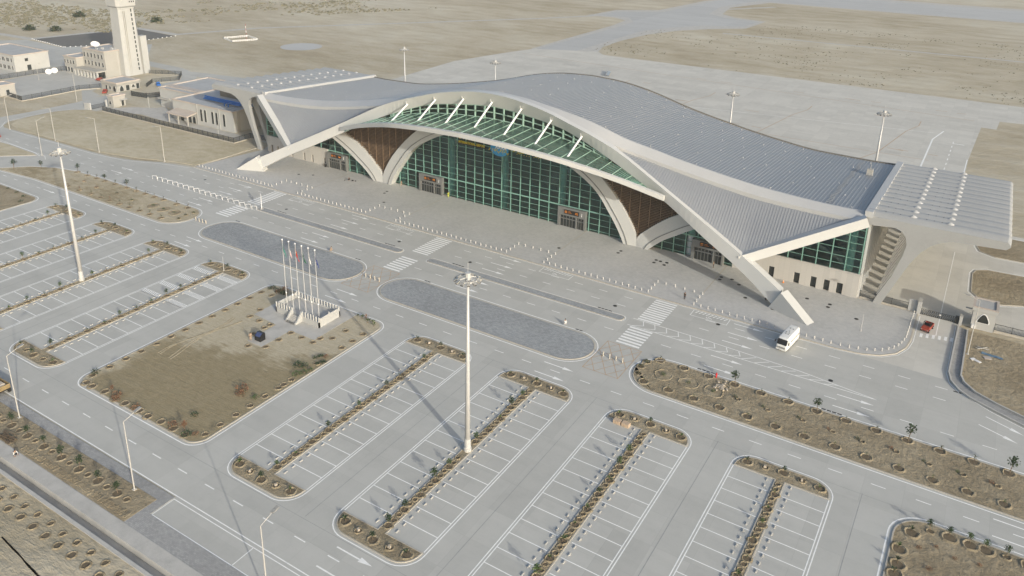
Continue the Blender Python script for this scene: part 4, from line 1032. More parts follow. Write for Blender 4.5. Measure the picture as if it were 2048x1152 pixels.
FL = {k_: simple('flag_'+k_, c, .8, .12, 4) for k_, c in dict(teal=(.02, .20, .16), white=(.66, .65, .63), pink=(.55, .38, .36), red=(.42, .03, .02), green=(.012, .085, .035), blue=(.03, .05, .20), gold=(.55, .35, .03)).items()}
fs = [(lambda u, v: 1 if .78 < v and u > .15 and u < .8 else 0, ('teal', 'white'), 'teal flag with a white band, leftmost of the six'), (lambda u, v: 1 if u > .72 else (2 if .38 < u < .52 and .4 < v < .65 else 0), ('white', 'pink', 'green'), 'white and pink flag with a green emblem'),
      (lambda u, v: 1 if (.2 < u < .34 and .18 < v < .4) or (.42 < u < .48 and .1 < v < .5 and int(v*10) % 2) else 0, ('red', 'gold'), 'red flag with small golden stars'), (lambda u, v: 1 if u < .2 or (.48 < u < .62 and .38 < v < .72 and not (.54 < u and .45 < v < .62)) else 0, ('green', 'white'), 'dark green flag with white hoist and white crescent'),
      (lambda u, v: 1 if .4 < u < .5 and .4 < v < .5 else 0, ('white', 'blue'), 'plain white flag hanging limp'), (lambda u, v: 1 if .42 < u < .62 and .3 < v < .55 else 0, ('blue', 'white'), 'dark blue flag with a white mark, rightmost of the six')]
for i, (fn, cs, lab) in enumerate(fs):
    m, t = flag(i, fn, lab); m.build('flag_cloth', [FL[c] for c in cs], t, True)
# display box on the flag path
kb = thing('display_box', 'glossy black display box with sloping top on the flag plaza path', 'display', (-1.3, -83.0, .125))
m = MB(); m.prism_x([(-.65, 0), (.65, 0), (.65, 1.45), (.1, 1.5), (-.65, .95)], -.75, .75); m.build('casing', M_black, kb); m = MB(); m.quad((-.65, -.63, .98), (.65, -.63, .98), (.65, .06, 1.49), (-.65, .06, 1.49)); m.build('screen', simple('dim_screen', (.05, .07, .16), .15, .3, 2), kb)

# ---------------- fences
def fence(label, pts, h=1.8, st=2.6, wall=.3, wm=None, bars=.2):
    f = thing('fence', label, 'fence'); m = MB()
    for p, q in zip(pts, pts[1:]): m.beam((*p, wall/2), (*q, wall/2), .3, wall)
    m.build('plinth', wm or M_kerb, f)
    for p, q in zip(pts, pts[1:]):
        P = run(p, q, st)
        for a in P[:-1] if (q != pts[-1]) else P:
            m = MB(); m.cbox((a[0], a[1], wall+h/2), (.11, .11, h)); m.build('post', M_fence, f)
        for a, b_ in zip(P, P[1:]):
            m = MB(); m.beam((*a, wall+h-.15), (*b_, wall+h-.15), .05, .07); m.beam((*a, wall+.15), (*b_, wall+.15), .05, .07); a_, c_ = Vector(a), Vector(b_); n_ = int((c_-a_).length/bars)
            for i in range(1, n_):
                e = a_+(c_-a_)*i/n_; m.beam((e.x, e.y, wall+.1), (e.x, e.y, wall+h-.05), .055, .055)
            m.build('bar_panel', M_fence, f)
    return f
fence('long dark railing fence between the sand field and the side building', [(-181.5, -1.3), (-107.6, -.6), (-107.6, 6.5), (-98.5, 7.2)])
fence('dark railing fence round the near corner of the staff courtyard', [(-233.6, -9.8), (-221.2, -10.6), (-222, 13.7), (-218, 20.5)], 1.9, 4)
fence('dark railing fence behind the two white dishes', [(-268, -2), (-267.5, 19.1), (-264.5, 34.5)], 2.2, 3.6, .1)
fence('dark railing fence running beyond the foot of the control tower', [(-228, 51), (-214, 58), (-205, 50), (-210, 40), (-204, 33)], 1.9, 3.2, .15)
fence('dark fence on a stone plinth between terminal and right gate', [(91.8, .6), (101.3, .3)], 1.5, 3.1, .45)
fence('dark fence right of the small gatehouse', [(117.2, .3), (150, .4)], 1.5, 3.1, .45)

# ---------------- right gate and gatehouse
gt = thing('sliding_gate', 'black lattice folding gate across the service road', 'gate')
m = MB()
for i in range(20):
    x = 103.9+i*.35
    m.beam((x, .15, .1), (x+.35, .15, 1.3), .04, .05); m.beam((x+.35, .05, .1), (x, .05, 1.3), .04, .05); m.beam((x, .1, .05), (x, .1, 1.35), .05, .05)
m.beam((103.8, .1, 1.33), (110.9, .1, 1.33), .07, .06); m.beam((103.8, .1, .12), (110.9, .1, .12), .07, .06); m.build('lattice', M_fence, gt)
m = MB(); m.box(110.2, 110.9, -.3, .5, .05, 1.5); m.build('drive_box', M_fence, gt); m = MB(); m.box(107.3, 107.6, -.02, .0, .8, 1.0); m.build('plate', M_signw, gt)
for x0, x1, y0, y1, h, s in ((103.1, 103.8, -.4, 1.6, 2.9, 'pale block post at the left end of the lattice gate'), (110.95, 111.5, -.6, .6, 2.0, 'short pale post at the right end of the lattice gate')):
    t = thing('gate_post', s, 'gate post'); m = MB(); m.box(x0, x1, y0, y1, 0, h); m.build('pillar', M_buildw, t); m = MB(); m.box(x0-.06, x1+.06, y0-.06, y1+.06, h, h+.1); m.build('cap', M_build, t)
    if x0 < 105: m = MB(); m.box(101.4, 103.1, .2, .6, 0, 2.7); m.build('wing_wall', M_buildw, t)
def arch_poly(xc, w_, z0, z1, pointed=True, n=8):
    r = w_/2; p = [(xc-r, z0), (xc+r, z0)]; zs = z1-(w_*.75 if pointed else r)
    for i in range(n+1):
        a = i/n
        if pointed: x = r*(1-2*a); p.append((xc+x, zs+(z1-zs)*(1-abs(x/r)**1.8)))
        else: p.append((xc+r*math.cos(math.pi*a), zs+r*math.sin(math.pi*a)))
    return p
gh = thing('gatehouse', 'small white gatehouse with pointed arch window beside the right gate', 'gatehouse')
m = MB(); m.box(113, 117, -.4, 4.2, 0, 4.0); m.box(112.8, 117.2, -.6, 4.4, 4.0, 4.75); m.build('wall', M_buildw, gh)
m = MB(); m.box(112.75, 117.25, -.65, -.2, 4.75, 4.95); m.box(112.75, 113.2, -.2, 4.45, 4.75, 4.95); m.box(116.8, 117.25, -.2, 4.45, 4.75, 4.95); m.box(113.2, 116.8, 4.0, 4.45, 4.75, 4.95); m.build('coping', M_coping, gh)
m = MB(); m.box(113.2, 116.8, -.2, 4.0, 4.76, 4.78); m.build('roof_deck', M_froof, gh)
m = MB(); m.prism_y(arch_poly(115, 2.3, 1.55, 3.7), -.47, -.4); wi = m.build('window_frame', M_signw, gh); m = MB(); m.prism_y(arch_poly(115, 1.9, 1.65, 3.5), -.50, -.471); m.build('window_pane', M_dark, wi)
m = MB(); m.box(113.2, 113.9, -.9, -.42, .2, .95); m.build('air_conditioner', M_signw, gh); m = MB(); m.box(111.6, 113.0, 1.0, 1.3, 3.4, 3.6); m.build('awning', M_buildw, gh)

# ---------------- buildings at far left
def building(name, label, x0, x1, y0, y1, h, wins=(), mat=None, par=.5, deck=True):
    b_ = thing(name, label, 'building'); mat = mat or M_build
    m = MB(); m.box(x0, x1, y0, y1, 0, h); m.build('wall', mat, b_)
    m = MB(); e = .25
    for a in ((x0-e, x1+e, y0-e, y0+.2), (x0-e, x1+e, y1-.2, y1+e), (x0-e, x0+.2, y0+.2, y1-.2), (x1-.2, x1+e, y0+.2, y1-.2)): m.box(*a, h, h+par)
    m.build('parapet', M_coping, b_)
    m = MB(); m.box(x0+.2, x1-.2, y0+.2, y1-.2, h, h+.06); m.build('roof', M_froof, b_)
    for face, c, z0, z1, w_, kind in wins:
        fr_, pn = MB(), MB()
        if face == 'y':
            P = arch_poly(c, w_+.3, z0-.12, z1+.15, kind == 'p') if kind in 'pr' else [(c-w_/2-.15, z0-.12), (c+w_/2+.15, z0-.12), (c+w_/2+.15, z1+.15), (c-w_/2-.15, z1+.15)]
            Q = arch_poly(c, w_, z0, z1, kind == 'p') if kind in 'pr' else [(c-w_/2, z0), (c+w_/2, z0), (c+w_/2, z1), (c-w_/2, z1)]
            fr_.prism_y(P, y0-.14, y0); pn.prism_y(Q, y0-.17, y0-.145)
        else:
            P = [(c-w_/2-.15, z0-.12), (c+w_/2+.15, z0-.12), (c+w_/2+.15, z1+.15), (c-w_/2-.15, z1+.15)]; Q = arch_poly(c, w_, z0, z1, True) if kind == 'p' else [(c-w_/2, z0), (c+w_/2, z0), (c+w_/2, z1), (c-w_/2, z1)]
            fr_.prism_x(P, x1, x1+.14); pn.prism_x(Q, x1+.145, x1+.17)
        w__ = fr_.build('window', M_buildw, b_); pn.build('pane', M_dark, w__)
    return b_
ad = building('office_building', 'three-storey cream office block at the foot of the control tower', -252, -235, 34.5, 48, 11.6, [('y', -250.3+i*2.7, z0, z0+1.9, .9, 'b') for i in range(6) for z0 in (4.7, 8.3)])
m = MB(); m.box(-253, -235, 29.6, 34.5, 2.9, 3.6); m.box(-253, -235, 33.9, 34.45, 0, 2.9); m.build('portico_roof', M_build, ad)
for i in range(8): m = MB(); m.box(-253+i*2.48, -252.2+i*2.48, 29.7, 30.4, 0, 2.9); m.build('portico_pillar', M_buildw, ad)
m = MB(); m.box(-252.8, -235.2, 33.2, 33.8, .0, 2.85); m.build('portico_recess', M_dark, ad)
m = MB(); m.box(-234.99, -234.9, 40.6, 40.9, 0, 11.5); m.build('downpipe', M_buildw, ad)
building('office_wing', 'lower two-storey cream wing left of the tower office block', -262, -252.2, 31, 47, 7.4, [('y', -261+i*2.3, 4.6, 6.2, .9, 'b') for i in range(4)]+[('y', -261+i*2.3, .6, 2.8, 1.1, 'b') for i in range(4)])
building('staff_building', 'long two-storey pale building at the left picture edge', -312, -278.6, 17, 33, 7.4, [('y', -280.5-i*1.9-(.7 if i % 2 else 0), z0, z0+1.7, .8, 'b') for i in range(12) for z0 in (.9, 4.5)]+[('x', 22.5, 4.4, 5.8, 1.5, 'b'), ('x', 23.3, .1, 2.6, 1.8, 'b')], M_buildw)
tw = thing('control_tower', 'tall white control tower with slit windows and flared top cut by the frame', 'tower', (-235, 46, 0))
def octo(r, c, z): return [(-r, -r+c, z), (-r+c, -r, z), (r-c, -r, z), (r, -r+c, z), (r, r-c, z), (r-c, r, z), (-r+c, r, z), (-r, r-c, z)]
m = MB(); m.loft([octo(4.6, 1.2, 0), octo(4.0, 1.0, 31.0)]); m.build('shaft', M_buildw, tw)
m = MB(); m.loft([octo(4.3, 1.1, 30.4), octo(4.3, 1.1, 30.9), octo(5.0, 1.4, 31.6), octo(5.3, 1.5, 35.2), octo(5.8, 1.7, 35.4), octo(5.8, 1.7, 36.4)]); m.build('flared_collar', M_buildw, tw)
m = MB(); m.loft([octo(4.6, 1.6, 36.4), octo(5.6, 1.9, 40.2)]); m.build('cab_glass', M_dark, tw); m = MB(); m.loft([octo(6, 1.9, 40.2), octo(5.6, 1.9, 41)]); m.build('cab_roof', M_buildw, tw)
for i in range(14):
    z = 2.2+i*2.05; rr_ = 4.6-.6*z/31; m = MB(); m.box(rr_-.02, rr_+.06, 1.55-z*.006, 2.1-z*.006, z, z+1.35); m.build('slit_window', M_dark, tw)
m = MB(); m.box(1.5, 4.7, 4.2, 7.2, 0, 17.5); m.build('stair_wing', M_buildw, tw)
for i in range(3): m = MB(); m.box(5.1, 5.32, .6+i*1.0, 1.0+i*1.0, 33.2, 33.9); m.build('collar_window', M_dark, tw)
m = MB()
for y in (-2.6, -1.9): m.box(4.62-.3, 4.66, y, y+.12, 0, 29.5)
m.build('shaft_rib', M_build, tw)
gb = building('gatehouse', 'cream compound gatehouse with arched openings in front of the tower', -217, -206, 20.6, 31.2, 3.5, [('y', -213.2, .1, 2.2, 1.0, 'b'), ('y', -210.6, .9, 2.2, 1.2, 'p'), ('y', -207.6, .1, 2.6, 1.7, 'p'), ('x', 22.6, .1, 2.4, 1.6, 'p'), ('x', 25.4, .1, 2.3, 1.5, 'b'), ('x', 28.0, 1.0, 2.2, 1.5, 'p'), ('x', 30.1, .1, 2.3, 1.3, 'b')])
m = MB(); m.box(-217.4, -205.4, 20.1, 31.6, 2.75, 3.0); m.build('ledge', M_build, gb)
gg = building('guard_hut', 'small square cream guard hut at the compound entrance gate', -187, -183.4, 4.5, 9.6, 4.2, [('y', -185.2, 1.2, 2.6, 1.2, 'p'), ('x', 8.3, .1, 2.3, 1.0, 'b')])
m = MB(); m.box(-183.4, -182.2, 7.2, 9.8, 2.6, 2.85); m.build('door_canopy', M_buildw, gg)
building('guard_hut', 'small cream guard hut at the far left compound corner', -243, -235.6, -11.5, -5.5, 4.2, [('y', -237.4, .3, 2.6, 1.2, 'b'), ('x', -8.5, .2, 2.4, 1.2, 'b')])
eg = thing('entrance_gate', 'dark railing gate between white posts by the guard hut', 'gate')
for y0, y1 in ((-2.9, -2.3), (3.7, 4.3)): m = MB(); m.box(-188, -187.3, y0, y1, 0, 2.8); m.build('post', M_buildw, eg)
m = MB()
for i in range(22): m.beam((-187.6, -2.2+i*.27, .1), (-187.6, -2.2+i*.27, 1.7), .06, .06)
m.beam((-187.6, -2.3, 1.6), (-187.6, 3.7, 1.6), .08, .08); m.beam((-187.6, -2.3, .2), (-187.6, 3.7, .2), .08, .08); m.build('leaf', M_fence, eg)
m = MB(); m.box(-191, -188, -3.0, -2.5, 0, 2.6); m.build('wing_wall', M_buildw, eg)
dg_ = thing('barred_gate', 'black barred gate panels between compound gatehouse and side building', 'gate')
m = MB()
for a, b_ in (((-195.3, 20.3), (-187.2, 21.4)), ((-187.2, 21.4), (-185.4, 26)), ((-185.4, 26), (-176, 30))):
    for p in run(a, b_, .22): m.beam((*p, .1), (*p, 2.1), .09, .09)
    m.beam((*a, 1.9), (*b_, 1.9), .1, .12); m.beam((*a, .25), (*b_, .25), .1, .12); m.beam((*a, 1.1), (*b_, 1.1), .1, .12)
m.build('bars', M_fence, dg_)
for p in ((-195.4, 20.2), (-187.2, 21.4), (-176, 30)): m = MB(); m.cbox((*p, 1.15), (.3, .3, 2.3)); m.build('post', M_fence, dg_)
hl = building('utility_building', 'flat-roofed white side building with tall arched windows left of the terminal', -151, -117.6, 8, 30, 7.3, [('y', x, 1.6, 6.1, .95, 'r') for x in (-134.8, -132.6, -128.6, -126.4, -122.4)], M_buildw)
m = MB(); m.prism_x([(3.6, 3.3), (8, 4.0), (8, 4.6), (3.6, 3.7)], -149, -137.4); m.build('porch_roof', M_coping, hl)
for x in (-148.6, -143.3, -137.9): m = MB(); m.box(x-.2, x+.2, 3.9, 4.3, 0, 3.4); m.build('porch_pillar', M_build, hl)
for x, w_ in ((-146, 1.6), (-141.5, 1.2), (-139.2, 1.2)): m = MB(); m.prism_y(arch_poly(x, w_, .1, 2.7), 7.8, 7.95); m.build('porch_opening', M_dark, hl)
for x in (-136.6, -124.5): m = MB(); m.tube((x, 7.6, 0), (x, 7.6, 7.8), .16, .16, 6); m.build('downpipe', M_buildw, hl)
m = MB(); m.prism_y([(-118.1, 0), (-117.3, 0), (-117.0, 7.6), (-119.2, 7.6)], 9.2, 10.6); m.build('buttress', M_build, hl)
m = MB()
for yy, zz in ((14.2, 8.1), (14.7, 8.4), (15.2, 8.1), (15.7, 8.4), (14.9, 8.9)): m.tube((-141, yy, zz), (-121, yy, zz), .24, .24, 8)
for x in (-127.5, -125.5): m.tube((x, 14.5, 8.4), (x, 12.6, 8.4), .24, .24, 8); m.tube((x, 12.6, 8.6), (x, 12.6, 7.4), .24, .24, 8)
m.build('blue_pipework', M_pipe, hl); m = MB(); m.box(-141.5, -119, 22, 29, 7.35, 11.2); m.build('plant_room', M_fasc, hl)
for i in range(5): m = MB(); m.box(-131-i*2.4+12, -130.5-i*2.4+12, 9.4+i*.2, 21, 7.37, 7.5); m.build('roof_duct', M_froof, hl)
h2 = building('utility_building', 'flat-roofed white block left of the arched-window building', -171.4, -151.3, 17, 40, 7.3, [], M_buildw)
m = MB(); m.box(-171, -152, 20, 23, 7.37, 7.8); m.build('roof_upstand', M_coping, h2); m = MB(); m.box(-171.4, -165, 15.6, 17, 3.4, 3.7); m.build('awning', M_build, h2)
# dishes
def dish(x, y, z, r, label, tilt=(.75, -.35, .55), post=1.0):
    t = thing('satellite_dish', label, 'dish', (x, y, z)); d_ = Vector(tilt).normalized(); u = d_.cross(Vector((0, 0, 1))).normalized(); v = u.cross(d_); c = Vector((0, 0, post))
    m = MB(); rg = []
    for i in range(5):
        q = .02+r*i/4; rg.append([tuple(c+d_*(.28*r*(q/r)**2)+u*q*math.cos(R(a))+v*q*math.sin(R(a))) for a in range(0, 360, 24)])
    m.loft(rg, True, False); m.build('reflector', M_signw, t, True); m = MB(); m.tube((0, 0, 0), tuple(c-d_*.15), .16, .12, 8); m.build('mount', M_pole, t); m = MB(); m.tube(tuple(c), tuple(c+d_*r*.7), .04, .04, 5); m.tube(tuple(c+d_*r*.62), tuple(c+d_*r*.78), .14, .1, 6); m.build('feed_horn', M_pole, t)
dish(-263.1, 23.6, 0, 1.35, 'white satellite dish by the fence, left of the pair'); dish(-263.6, 26.6, 0, 1.35, 'white satellite dish by the fence, right of the pair'); dish(-246, 37.5, 11.66, 1.9, 'large white satellite dish on the office roof', (.5, -.1, .75), 1.8)
m = MB(); t = thing('roof_plant', 'jumble of roof antennas and plant on the office block', 'roof plant', (-241, 42, 11.66))
for i in range(14): a, b_ = random.uniform(-5, 4), random.uniform(-5, 5); m.cbox((a, b_, .35), (random.uniform(.4, 1.6), random.uniform(.4, 1.2), .7))
m.build('units', M_froof, t); m = MB(); m.tube((2, 0, 0), (2, 0, 4.5), .05, .03, 5); m.tube((-2, 2, 0), (-2, 2, 3), .05, .03, 5); m.build('antenna', M_pole, t)
# weather station
ws = thing('weather_enclosure', 'square white low fenced instrument enclosure in the desert', 'enclosure', (-271, 140, 0))
m = MB(); Cn = [(-9, -4.5), (3.5, -9), (10, 4.6), (-4, 9.6)]
for p, q in zip(Cn, Cn[1:]+Cn[:1]):
    m.beam((*p, .95), (*q, .95), .12, .22); m.beam((*p, .4), (*q, .4), .12, .2)
    for e in run(p, q, 1.3): m.beam((*e, 0), (*e, 1.15), .16, .16)
m.build('picket_fence', M_signw, ws); mp_ = thing('wind_mast', 'thin red and white striped wind mast in the instrument enclosure', 'mast', (-268.8, 142.8, 0))
for i in range(7): m = MB(); m.tube((0, 0, i*1.3), (0, 0, i*1.3+1.3), .12, .12, 6); m.build('band', M_red if i % 2 == 0 else M_signw, mp_)
m = MB()
for p in run((-361, 69), (-324, 65.5), 2.6)+run((-323, 66), (-310, 88), 2.6)+run((-310, 90), (-309.4, 124.7), 2.8): m.cbox((*p, .2), (.55, .35, .35), .4)
kbk = tag(m.build('marker_blocks', M_signw), 'row of small white blocks edging the dark asphalt lot', 'edging'); kbk['kind'] = 'stuff'
# ================================================================ PITS AND PLANTS
def pit_mesh(seed, big=False):
    q = random.Random(seed); m = MB(); n_ = 14; prof = [(1.34, -.02), (1.1, .10), (1.0, .13), (.80, .02)] if not big else [(1.12, -.02), (1.05, .06), (1.0, .075), (.93, .01)]
    ph = [q.uniform(.8, 1.2) for _ in range(n_)]; hh = [q.uniform(.55, 1.35) for _ in range(n_)]; rg = []
    for r, z in prof: rg.append([(r*(1+(ph[i]-1)*.35)*math.cos(R(360*i/n_)), r*(1+(ph[i]-1)*.35)*math.sin(R(360*i/n_)), z*(hh[i] if z > .05 else 1)) for i in range(n_)])
    m.loft(rg, True, False); b_ = len(m.v)-n_; m.cur = 1; m.f.append(tuple(b_+i for i in range(n_))); m.m.append(1)
    return m.mesh('planting_pit', [M_bed, M_soil])
PITS = [pit_mesh(i) for i in range(5)]; RING = pit_mesh(77, True); RING.materials[1] = M_bed
def pit(bed, x, y, r, z=.1):
    if infr(x, y): ob('planting_pit', random.choice(PITS), bed, None, (x, y, z), random.uniform(0, 6.28), (r, r, random.uniform(.8, 1.2)))
def leaf(m, c, d_, ln, wd, droop=.3):
    c = Vector(c); d_ = Vector(d_).normalized(); s = d_.cross(Vector((0, 0, 1)))
    s = s.normalized() if s.length > .05 else Vector((1, 0, 0)); mid_ = c+d_*ln*.55; tip = c+d_*ln-Vector((0, 0, droop*ln))
    m.quad(c, mid_-s*wd/2, tip, mid_+s*wd/2)
def plant_meshes(kind, seed):
    q = random.Random(seed); st = MB(); cr = MB()
    if kind == 'palm':
        h = q.uniform(.35, .6); st.tube((0, 0, 0), (q.uniform(-.08, .08), q.uniform(-.08, .08), h), .07, .05, 5)
        for i in range(13):
            a = q.uniform(0, 6.28); e = q.uniform(.5, 1.45); leaf(cr, (0, 0, h), (math.cos(a)*math.cos(e), math.sin(a)*math.cos(e), math.sin(e)), q.uniform(.6, 1.05), .17, .22)
    elif kind == 'tree':
        h = q.uniform(1.1, 1.5); tip = Vector((q.uniform(-.15, .15), q.uniform(-.15, .15), h)); st.tube((0, 0, 0), tuple(tip), .05, .03, 5)
        for i in range(4):
            a = q.uniform(0, 6.28); st.tube(tuple(tip*.75), tuple(tip+Vector((math.cos(a)*.4, math.sin(a)*.4, q.uniform(.1, .5)))), .025, .012, 4)
        for i in range(110):
            a = q.uniform(0, 6.28); e = q.uniform(-1.2, 1.5); r = .55*q.random()**.45; c = tip+Vector((math.cos(a)*math.cos(e)*r, math.sin(a)*math.cos(e)*r, .25+math.sin(e)*r*.9)); leaf(cr, c, (q.uniform(-1, 1), q.uniform(-1, 1), q.uniform(-.4, .8)), .26, .16, .2)
    elif kind == 'sapling':
        h = q.uniform(.9, 1.5); st.tube((0, 0, 0), (q.uniform(-.1, .1), q.uniform(-.1, .1), h), .04, .02, 4)
        for i in range(12):
            a = q.uniform(0, 6.28); z = h*q.uniform(.45, 1); leaf(cr, (0, 0, z), (math.cos(a), math.sin(a), q.uniform(0, .9)), q.uniform(.2, .42), .13, .15)
    else:                                        # bush
        for i in range(7): a = q.uniform(0, 6.28); st.tube((0, 0, 0), (math.cos(a)*.35, math.sin(a)*.35, q.uniform(.25, .5)), .025, .012, 4)
        for i in range(55):
            a = q.uniform(0, 6.28); r = .6*q.random()**.5; leaf(cr, (math.cos(a)*r, math.sin(a)*r, q.uniform(.05, .55)*(1.15-r)), (q.uniform(-1, 1), q.uniform(-1, 1), q.uniform(.1, 1)), .28, .15, .2)
    return st.mesh('trunk', M_trunk), cr
PM = {}
for kd in ('palm', 'tree', 'sapling', 'bush'):
    for sd_ in range(4):
        st, cr = plant_meshes(kd, sd_*7+len(kd)); PM[kd, sd_] = (st, [cr.mesh('crown', M_leaf), cr.mesh('crown', M_leafd), cr.mesh('crown', M_dry)])
NAMES = dict(palm='young_palm', tree='young_tree', sapling='sapling', bush='bush')
def plant(kd, x, y, label, grp, s=1.0, col=0, z=.1):
    if not infr(x, y): return
    sd_ = random.randrange(4); st, crs = PM[kd, sd_]; t = thing(NAMES[kd], label, dict(palm='palm', tree='tree', sapling='sapling', bush='bush')[kd], (x, y, z), random.uniform(0, 6.28), grp); t.scale = (s*random.uniform(.85, 1.2),)*3
    ob('trunk', st, t); ob('crown', crs[col], t)
rown = dict(b='parking row beside the sand square', c='parking row with the near mast', d='second parking row from the right', e='rightmost parking row', a='hatched parking row', f='parking row with the far mast', g='second-farthest left parking row', h='farthest left parking row')
m = MB(); m.box(-.2, .2, -.15, .15, 0, .32); m.box(-.15, .12, -.12, .13, .32, .38); rock = m.mesh('white_stone', M_rubble)
for k_, xc in ROWS.items():
    bed = row_beds[k_]; y = -106.2; i = 0; far_ = k_ in 'afgh'
    while y < -69:
        if not (k_ in 'cf' and -89.4 < y < -86): pit(bed, xc+random.uniform(-.12, .12), y, .62 if i % 3 == 0 else random.uniform(.36, .46))
        if i % 3 == 0 and not (k_ in 'cf' and -89.4 < y < -86):
            plant(random.choice(('tree', 'tree', 'palm', 'sapling')), xc+random.uniform(-.15, .15), y, 'small green plant along the strip of the '+rown[k_], 'strip plants of the '+rown[k_], random.uniform(.6, 1.05) if not far_ else .8, random.choice((0, 0, 1)))
        y += 1.16; i += 1
    for ye, w_ in ((-109.2, 'near'), (-66.2, 'far')):
        for jx, dx in enumerate((-5.3, -2.7, 0, 2.7, 5.3)):
            big = jx % 2 == 0; yy = ye+(random.uniform(-.25, .25) if dx == 0 else (.45 if ye < -100 else -.3)*(abs(dx)/5.3)**2)
            pit(bed, xc+dx, yy, .78 if big else .55)
            if big: plant('tree' if dx == 0 else 'palm', xc+dx, yy, 'small green plant in the '+w_+' end bed of the '+rown[k_], w_+' end plants of the '+rown[k_], (.8 if dx else .75), 1 if dx == 0 else random.choice((0, 1)))
            elif infr(xc+dx, yy) and not far_: tag(ob('white_stone', rock, None, None, (xc+dx, yy, .12), random.uniform(0, 3)), 'pale stone in the '+w_+' end bed of the '+rown[k_], 'stone', 'stones in the '+w_+' end bed of the '+rown[k_])
# strip on the right
for i in range(14):
    x = 65.1+i*4.64; pit(bed_r, x, -47.3, .85)
    if i in (1, 2): continue
    plant('tree' if i in (3, 6, 9, 12) else 'sapling', x+.1, -47.2, 'young tree along the upper edge of the right planting bed', 'upper row of the right bed', 1.35 if i in (3, 6, 9, 12) else .95, 1)
for i in range(13):
    x = 65.2+i*4.6; pit(bed_r, x, -55.3, .85)
    plant('sapling', x, -55.2, 'low sapling along the lower edge of the right planting bed', 'lower row of the right bed', .8, 0)
for x, y in ((62.9, -51.1), (63.2, -49.1), (63.4, -53.4)):
    pit(bed_r, x, y, .7); plant('bush', x, y, 'small bush at the rounded tip of the right planting bed', 'bushes at the bed tip', .7, 1)
for x in (67.4, 72.1, 76.6): ob('planting_pit', RING, bed_r, None, (x, -51.4, .1), random.uniform(0, 6), (1.75, 1.55, 1.6)); plant('bush', x, -51.4, 'low bush inside a wide ring dug in the right planting bed', 'ringed bushes right', .75, 0)
for i, x in enumerate((81, 86, 91.7, 96.4, 100.9, 105.8, 110.4, 115, 119.5)):
    y = -51.6+random.uniform(-.4, .4); pit(bed_r, x, y, .4); plant('bush', x-.8, y+.4, 'small scrubby bush in the middle of the right planting bed', 'mid bushes right', .6, random.choice((0, 2, 1)))
# strip on the left
for x in (-121.3, -116, -111.4, -107.3, -102.4, -97, -92.5, -88.4, -84.2, -80.3, -74.6, -69.9): pit(bed_l, x, -47.4, .7); plant('tree' if x in (-121.3, -107.3, -97) else 'sapling', x, -47.2, 'young tree along the upper edge of the left planting bed', 'upper row of the left bed', 1.15, 1)
for x in (-132.5, -138.6): plant('tree', x, -51.5+(x+132)*.8, 'leafy sapling at the far tip of the left planting bed', 'far tip of left bed', 1.4, 1)
for x in (-111.6, -106, -100.4, -95.8, -91.7, -87.2, -82.8, -78.5, -74, -69.4): pit(bed_l, x, -55.9, .7); plant('sapling', x, -55.7, 'thin sapling along the lower edge of the left planting bed', 'lower row of the left bed', 1.1, random.choice((0, 2)))
for x in (-78.6, -74.2, -69.7): ob('planting_pit', RING, bed_l, None, (x, -51.6, .1), random.uniform(0, 6), (1.7, 1.5, 1.5)); plant('bush', x, -51.6, 'low bush inside a wide ring dug in the left planting bed', 'ringed bushes left', .7, 0)
for x, y in ((-111.8, -51), (-104, -52), (-95, -51.5), (-87, -52.3), (-65.8, -51), (-65.2, -53.5), (-65.6, -48.8)): pit(bed_l, x, y, .45); plant('bush', x, y, 'small bush in the middle of the left planting bed', 'mid bushes left', .7, random.choice((0, 1, 2)))
# square
for i in range(13): pit(bed_sq, -16.1, -107.2+i*3.13, .6)
for x in (-14.9, -13.1, -9.9, -6.6, -4.1, -.4, 2.1, 5.1, 8.2, 11): pit(bed_sq, x, -109.0+random.uniform(-.2, .2), .7)
for y in (-107.1, -104.2, -101.1, -98.2, -95, -92.1, -90.9, -89.1, -83, -76.6, -73.7, -70.7): pit(bed_sq, 13.5, y, .58)
for x, y in ((-13.2, -69.4), (-10.4, -75), (-9.9, -78), (-7, -78.2), (-4, -78.1), (-4.1, -79.5), (1.6, -78), (4.6, -78.1), (1.6, -81.1), (7.6, -78.2), (7.8, -76.4), (-1.5, -85.7), (1.5, -84.2), (-4, -82.3), (9.6, -75), (9.8, -71.6)): pit(bed_sq, x, y, .55)
SQ = [('bush', -16.4, -106.5, 1.2, 1), ('bush', -7, -108.7, 1.5, 2), ('bush', -6, -109.2, 1.1, 2), ('tree', -8.6, -108.4, .7, 2), ('bush', -1.2, -108.9, 1.3, 2), ('bush', 7.6, -108.6, 1.5, 2), ('tree', 10.3, -108.3, .9, 2), ('bush', 11.4, -108.8, 1.1, 1), ('bush', 12.4, -108, .9, 2), ('bush', 9.0, -96, 1.9, 2), ('bush', 9.8, -97, 1.3, 2), ('bush', 12.6, -96.3, 1.2, 0), ('bush', 8.2, -104.8, 1.0, 1),
      ('bush', 11.4, -85.4, 1.5, 1), ('bush', 12.4, -84.9, 1.3, 1), ('bush', 13.2, -87.6, 1.1, 0), ('bush', 13.9, -86.4, 1.0, 0), ('bush', 14.3, -85.2, 1.0, 0), ('bush', 13.4, -80.6, .9, 2)]
for i in range(8): SQ.append(('bush', -14.6+random.uniform(-1.2, 3.4), -66.4+random.uniform(-1.6, .8), random.uniform(.8, 1.4), random.choice((1, 1, 2))))
for i in range(6): SQ.append(('palm', 8.2+i*1.0, -66.2+random.uniform(-.7, .4)-i*.08, random.uniform(.7, 1.1), random.choice((0, 1, 2))))
